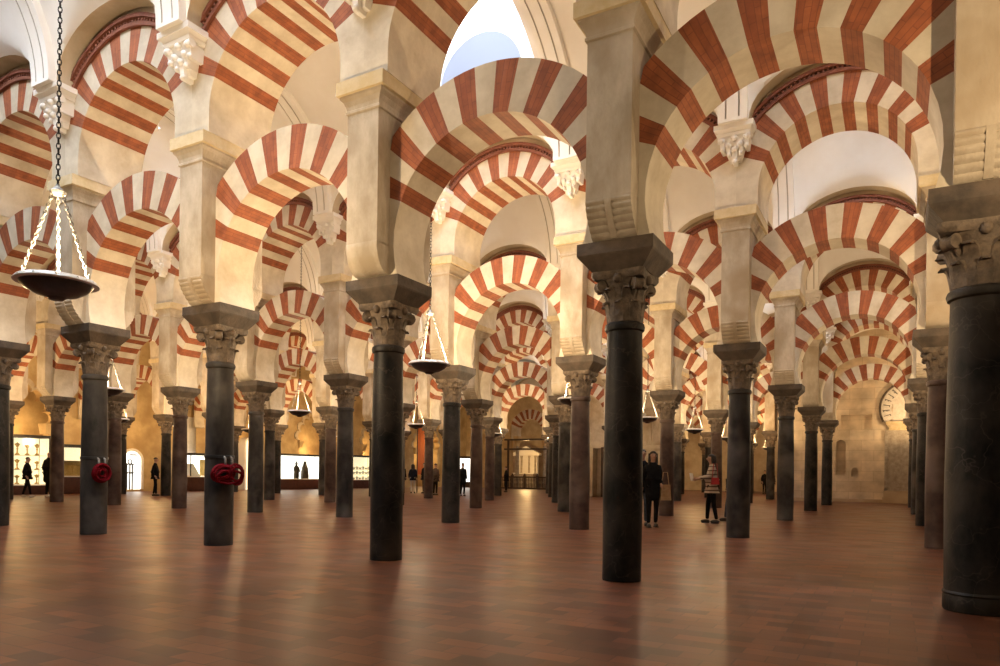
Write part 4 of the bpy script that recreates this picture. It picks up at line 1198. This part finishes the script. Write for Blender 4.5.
    if hair != 'bald':
        b = MB(); n0 = len(b.v); seg = 16
        for r_ in range(7):
            a = radians(88 - r_ * 14)
            for q in range(seg):
                t = 2 * pi * q / seg; back = (1 - sin(t)) / 2
                lim = radians(8) if hair == 'short' else radians(-8)
                a2 = max(a, radians(22) * (1 - back) + lim * back)
                b.v.append((0.088 * cos(a2) * cos(t), hc.y - 0.014 + 0.103 * cos(a2) * sin(t), hc.z + 0.012 + 0.098 * sin(a2)))
        for r_ in range(6):
            for q in range(seg):
                q2 = (q + 1) % seg; b.f.append((n0 + r_ * seg + q, n0 + r_ * seg + q2, n0 + (r_ + 1) * seg + q2, n0 + (r_ + 1) * seg + q)); b.m.append(0)
        b.f.append(tuple(n0 + q for q in range(seg))); b.m.append(0)
        if hair in ('long', 'bob'):
            L = 0.30 if hair == 'long' else 0.14
            for q in range(9):
                t = pi + pi * q / 8
                x, y = 0.083 * cos(t), hc.y - 0.01 + 0.095 * sin(t)
                b.tube([(x, y, hc.z + 0.05), (x * 1.08, y - 0.005, hc.z - L * 0.4), (x * 1.1, y - 0.005, hc.z - L)], [0.026, 0.028, 0.014], 8)
        link('hair', b.mesh('hair', [M['hair']], True, 70), o)
    return o


def toward(x, y, off=0.0): return math.atan2(CAMY - y, CAMX - x) + off


def bag(name, loc, rot, w, d, h, m, label, strap=0.3, cat='bag'):
    o = link(name, None, loc=loc, rot=(0, 0, rot)); tag(o, label, cat)
    b = MB(); b.frustum((-w / 2, w / 2, -d / 2, d / 2, 0), (-w * 0.42, w * 0.42, -d * 0.35, d * 0.35, h)); link('pouch', b.mesh('pouch', [m]), o)
    b = MB(); b.tube([(-w * 0.36, 0, h - 0.01), (-w * 0.2, 0, h + strap), (w * 0.2, 0, h + strap), (w * 0.36, 0, h - 0.01)], 0.01, 6); link('strap', b.mesh('strap', [m]), o)
    return o


person((-5.52, 8.32), toward(-5.5, 8.4, 0.25), 'woman in a long black coat with dark hair standing beside a column', 'cloth_black', 'cloth_black', h=1.72, step=0.07, coat=0.75, hair='long', arms=((0.16, -0.06), (0.03, 0.03)), sx=0.92)
bag('shoulder_bag', (-5.26, 8.44, 0.62), 0.75, 0.26, 0.10, 0.36, M['tan'], 'tan shoulder bag hanging at the side of the woman in black', 0.28)
person((-5.86, 8.62), toward(-5.86, 8.62, 0.1), 'man in a dark jacket half hidden behind the black column', 'cloth_navy', 'cloth_jeans', h=1.78, step=0.05)
person((-4.72, 10.72), TH + pi - 0.1, 'person in a striped knit top reading a leaflet beside a column', 'striped', 'cloth_black', h=1.72, step=0.10, hair='bob', arms=((0.36, -0.08), (0.36, -0.08)))
d_ = Vector((cos(TH + pi - 0.1), sin(TH + pi - 0.1), 0))
b = MB(); b.quad((-0.15, 0, -0.1), (0.15, 0, -0.1), (0.15, 0.04, 0.1), (-0.15, 0.04, 0.1)); b.quad((-0.15, 0.004, -0.1), (0.15, 0.004, -0.1), (0.15, 0.044, 0.1), (-0.15, 0.044, 0.1))
tag(link('leaflet', b.mesh('leaflet', [M['paper']]), None, (-4.72 + d_.x * 0.48, 10.72 + d_.y * 0.48, 1.16), (0, 0, TH + pi / 2)), 'white open leaflet in the hands of the striped top reader', 'leaflet')
bag('hip_bag', (-4.60, 10.52, 0.98), TH, 0.2, 0.09, 0.17, M['redbag'], 'small red bag at the hip of the reader in stripes', 0.35)
person((-4.42, 11.7), TH + pi - 0.3, 'person in dark clothes mostly hidden behind the dark column by the reader', 'cloth_black', 'cloth_jeans', h=1.74, step=0.16)
person((-8.9, 46.2), toward(-8.9, 46.2, 0.6), 'small figure in black at the far golden aisle, next to another', 'cloth_black', 'cloth_black', h=1.68)
person((-8.15, 44.6), toward(-8.1, 44.6, 2.5), 'small figure in dark clothes with back turned in the far golden aisle', 'cloth_navy', 'cloth_black', h=1.64, hair='long')
person((-31.9, 8.45), toward(-31.9, 8.45, 1.2), 'walking visitor in dark clothes and white trainers by the tall case', 'cloth_black', 'cloth_black', 'shoe_white', h=1.62, step=0.2)
person((-31.25, 8.95), toward(-31.2, 8.9, 2.2), 'tall bald man in a long dark coat looking at the cases', 'cloth_black', 'cloth_black', 'shoe_white', h=1.88, coat=1.0, hair='bald', sx=1.1)
person((-29.9, 12.85), TH + 0.2, 'man in black standing sideways before the golden wall', 'cloth_black', 'cloth_black', h=1.72, step=0.08)
person((-26.1, 26.2), toward(-26.1, 26.2, 0.4), 'visitor in black at the edge of the group under the orange hanging', 'cloth_black', 'cloth_black', h=1.74, sx=1.1)
person((-25.6, 26.6), toward(-25.6, 26.6, 3.0), 'visitor in a dark top and pale trousers under the orange hanging', 'cloth_navy', 'cloth_pale', h=1.7, hair='long')
person((-24.9, 26.8), toward(-24.9, 26.8, -0.9), 'visitor in a black jacket and brown trousers beside the group', 'cloth_black', 'cloth_brown', h=1.78)
person((-22.5, 24.4), toward(-22.5, 24.4, 2.4), 'visitor in a brown jacket just before the slim black column', 'cloth_brown', 'cloth_black', h=1.7, sx=1.15)
person((-20.75, 24.4), toward(-20.7, 24.5, 0.5), 'visitor in a long black coat against the bright white screen', 'cloth_black', 'cloth_black', h=1.74, coat=0.8, sx=1.1)
person((-23.3, 33.9), toward(-23.3, 33.9, -1.3), 'distant visitor in black near the choir railing', 'cloth_black', 'cloth_black', h=1.68, arms=((0.3, 0.05), (0.05, 0.02)))


# ------------------------------------------------------------------ hanging lamps
M['rim'] = mat('pale_rim', (0.74, 0.71, 0.66), (0.84, 0.82, 0.78), 20, 0.35)
M['bowl'] = mat('lamp_bowl_dark', (0.012, 0.009, 0.008), (0.03, 0.022, 0.018), 14, 0.32, 0.05)
M['glass_cup'] = emat('lit_oil_glass', (1.0, 0.82, 0.55), 6.0)
ZL = 3.22


def bowl_mesh():
    b = MB()
    b.lathe([(0.035, -0.20), (0.07, -0.195), (0.085, -0.175), (0.10, -0.165), (0.20, -0.14), (0.29, -0.09), (0.335, -0.04), (0.352, 0.0),
             (0.335, 0.0), (0.31, -0.04), (0.26, -0.08), (0.15, -0.12), (0.02, -0.135)], 40)
    return b.mesh('bowl', [M['bowl']], True, 50)


def rim_mesh():
    b = MB()
    b.lathe([(0.35, -0.03), (0.395, -0.026), (0.398, -0.018), (0.365, 0.022), (0.35, 0.026), (0.335, 0.004), (0.35, -0.03)], 40, cap=False)
    for k in range(12):
        a = 2 * pi * k / 12
        b.ball((0.382 * cos(a), 0.382 * sin(a), 0.001), 0.011, 6, 4)
    return b.mesh('rim', [M['rim']], True, 50)


def chain_mesh(p0, p1, step, r, m):
    """flat oval links strung between two points, turned a quarter each time"""
    b = MB(); p0 = Vector(p0); p1 = Vector(p1); d = p1 - p0; n = max(2, int(d.length / step)); t = d.normalized()
    u = t.orthogonal().normalized(); w = t.cross(u)
    for k in range(n):
        c = p0 + d * ((k + 0.5) / n); q = u if k % 2 else w
        L = d.length / n * 0.68
        b.tube([c + t * L * cos(a) + q * L * 0.5 * sin(a) for a in [2 * pi * e / 8 for e in range(8)]], r, 4, closed=True)
    return b.mesh('chain', [m])


bowl_m, rim_m = bowl_mesh(), rim_mesh()
CT = 0.95
chain_m = [chain_mesh((0.345 * cos(a), 0.345 * sin(a), 0.01), (0.045 * cos(a), 0.045 * sin(a), CT - 0.02), 0.045, 0.006, M['silver']) for a in (0.5, 0.5 + 2 * pi / 3, 0.5 + 4 * pi / 3)]
b = MB(); b.lathe([(0.01, CT - 0.05), (0.07, CT - 0.035), (0.08, CT - 0.01), (0.05, CT + 0.02), (0.025, CT + 0.05), (0.012, CT + 0.08)], 16)
crown_m = b.mesh('crown_ring', [M['silver']], True, 40)
b = MB()
for k in range(5):
    a = 2 * pi * k / 5
    b.lathe([(0.022, -0.11), (0.03, -0.03), (0.036, 0.03)], 10, (0.15 * cos(a), 0.15 * sin(a)))
cup_m = b.mesh('oil_glasses', [M['glass_cup']], True, 40)
susp_m = {}


def hanging_lamp(n, i, label, z=ZL):
    x, y = -A * i, B * (n + 0.5)
    if (n, i) == (-1, 2.5): x -= 0.075; y -= 0.045
    top = VZ + VR + ((1.45 if (n, i) == (0, 2.5) else 0.5) if i > 0 and int(i) in SKY[n] else 0.0)
    o = link('hanging_lamp', None, loc=(x, y, z))
    tag(o, label, 'lamp', 'hanging saucer lamps')
    link('bowl', bowl_m, o); link('rim', rim_m, o); link('oil_glasses', cup_m, o); link('crown_ring', crown_m, o)
    for c in chain_m: link('chain', c, o)
    k = round(top - z, 2)
    if k not in susp_m: susp_m[k] = chain_mesh((0, 0, CT + 0.06), (0, 0, top - z + 0.01), 0.055, 0.0058, M['iron'])
    link('suspension_chain', susp_m[k], o)
    return o


# ------------------------------------------------------------------ light
def point(x, y, z, e, c, r=0.05):
    l = bpy.data.lights.new('point_light', 'POINT'); l.energy = e; l.color = c; l.shadow_soft_size = r
    o = bpy.data.objects.new('point_light', l); COL.objects.link(o); o.location = (x, y, z)


WARM = (1.0, 0.74, 0.44)
NAVEN = ['nearest', 'second', 'third', 'fourth', 'fifth', 'sixth', 'seventh', 'eighth']
LAMP_LABEL = {(-1, 2.5): 'large dark saucer lamp on a long chain, nearest of all the lamps',
              (0, 2.5): 'dark saucer lamp hanging just past the third column of the front row'}
LAMP_LABEL = {(-1, 2.5): 'large dark saucer lamp on a long chain, nearest of all the lamps',
              (0, 2.5): 'dark saucer lamp hanging just past the black column with the smooth corbel',
              (-1, -0.5): 'dark saucer lamp hung near the stout veined column'}


def lamp_words(n, i):
    r = n + 1; k = NODES[r]; a = int(i - 0.5) - max(0, k[0])
    if i < 0: return 'unseen dark saucer lamp before the first column of the %s row' % ROWN[r]
    if int(i + 0.5) >= len(k): return 'dark saucer lamp before the last column of the %s row' % ROWN[r]
    return 'dark saucer lamp before the %s and %s columns of the %s row' % (ORD[a], ORD[a + 1], ROWN[r])


for n in range(-1, 7):
    for i in (-0.5, 2.5, 5.5, 8.5):
        if n >= 5 and i < 0: continue  # hidden lamp before the ashlar wall stays, added to brighten that wall
        if n == -1 and i > 5: continue
        if n >= 5 and i > 3 or n == 4 and i > 8: continue
        hanging_lamp(n, i, LAMP_LABEL.get((n, i), lamp_words(n, i)), 3.13 if (n, i) == (-1, 2.5) else ZL)
        gold = i > 8 or n >= 4
        point(-A * i, B * (n + 0.5), ZL + 0.05, LAMP_E * ((0.75 if i < 0 else 0.75) if n < 0 else 1.1 if (n, i) == (0, 2.5) else 0.8 if gold else 0.62), (1.0, 0.66, 0.33) if gold else WARM)

GOLD = (1.0, 0.62, 0.25)
for n in (0, 1, 3, 4, 5, 6):
    point(XW - 1.4, B * (n + 0.5) + 0.9, 2.9, 130, GOLD, 0.1)  # added gold lights without fixtures, to brighten the chapel recesses
for n in (0, 1, 2, 3, 4):
    point(XW + 2.4, B * (n + 0.5) - 1.0, 3.0, 170, GOLD, 0.1)  # added gold lights without fixtures, in front of the chapel wall
point(-29.8, 49.5, 3.2, 420, GOLD, 0.1)  # added light without a fixture, gilds the altar end
point(-9.5, 42.0, 6.2, 500, GOLD, 0.1); point(-14.5, 48.0, 6.2, 500, GOLD, 0.1)  # added lights without fixtures, to brighten the deep golden aisle
W = bpy.data.worlds.new('World'); S.world = W; W.use_nodes = True
W.node_tree.nodes['Background'].inputs[0].default_value = (1.0, 0.84, 0.62, 1)
W.node_tree.nodes['Background'].inputs[1].default_value = 0.14

# ------------------------------------------------------------------ camera
cam = bpy.data.cameras.new('camera'); co = bpy.data.objects.new('camera', cam); COL.objects.link(co)
cam.sensor_width = 36; cam.lens = 36 * 0.71083
cs, sn = cos(0.0125), sin(0.0125)
dv = 474.633 - 333
cam.shift_x = sn * dv / 1000; cam.shift_y = cs * dv / 1000
co.location = (CAMX, CAMY, H)
co.rotation_euler = (Matrix.Rotation(TH, 4, 'Z') @ Matrix.Rotation(pi / 2, 4, 'X') @ Matrix.Rotation(0.0125, 4, 'Z')).to_euler()
cam.clip_start = 0.05; cam.clip_end = 300
S.camera = co

S.view_settings.view_transform = 'Standard'; S.view_settings.look = 'None'
S.view_settings.gamma = 1; S.view_settings.exposure = 0.0; S.view_settings.use_curve_mapping = False
S.cycles.max_bounces = 8; S.cycles.diffuse_bounces = 5; S.cycles.glossy_bounces = 3
S.cycles.sample_clamp_indirect = 6
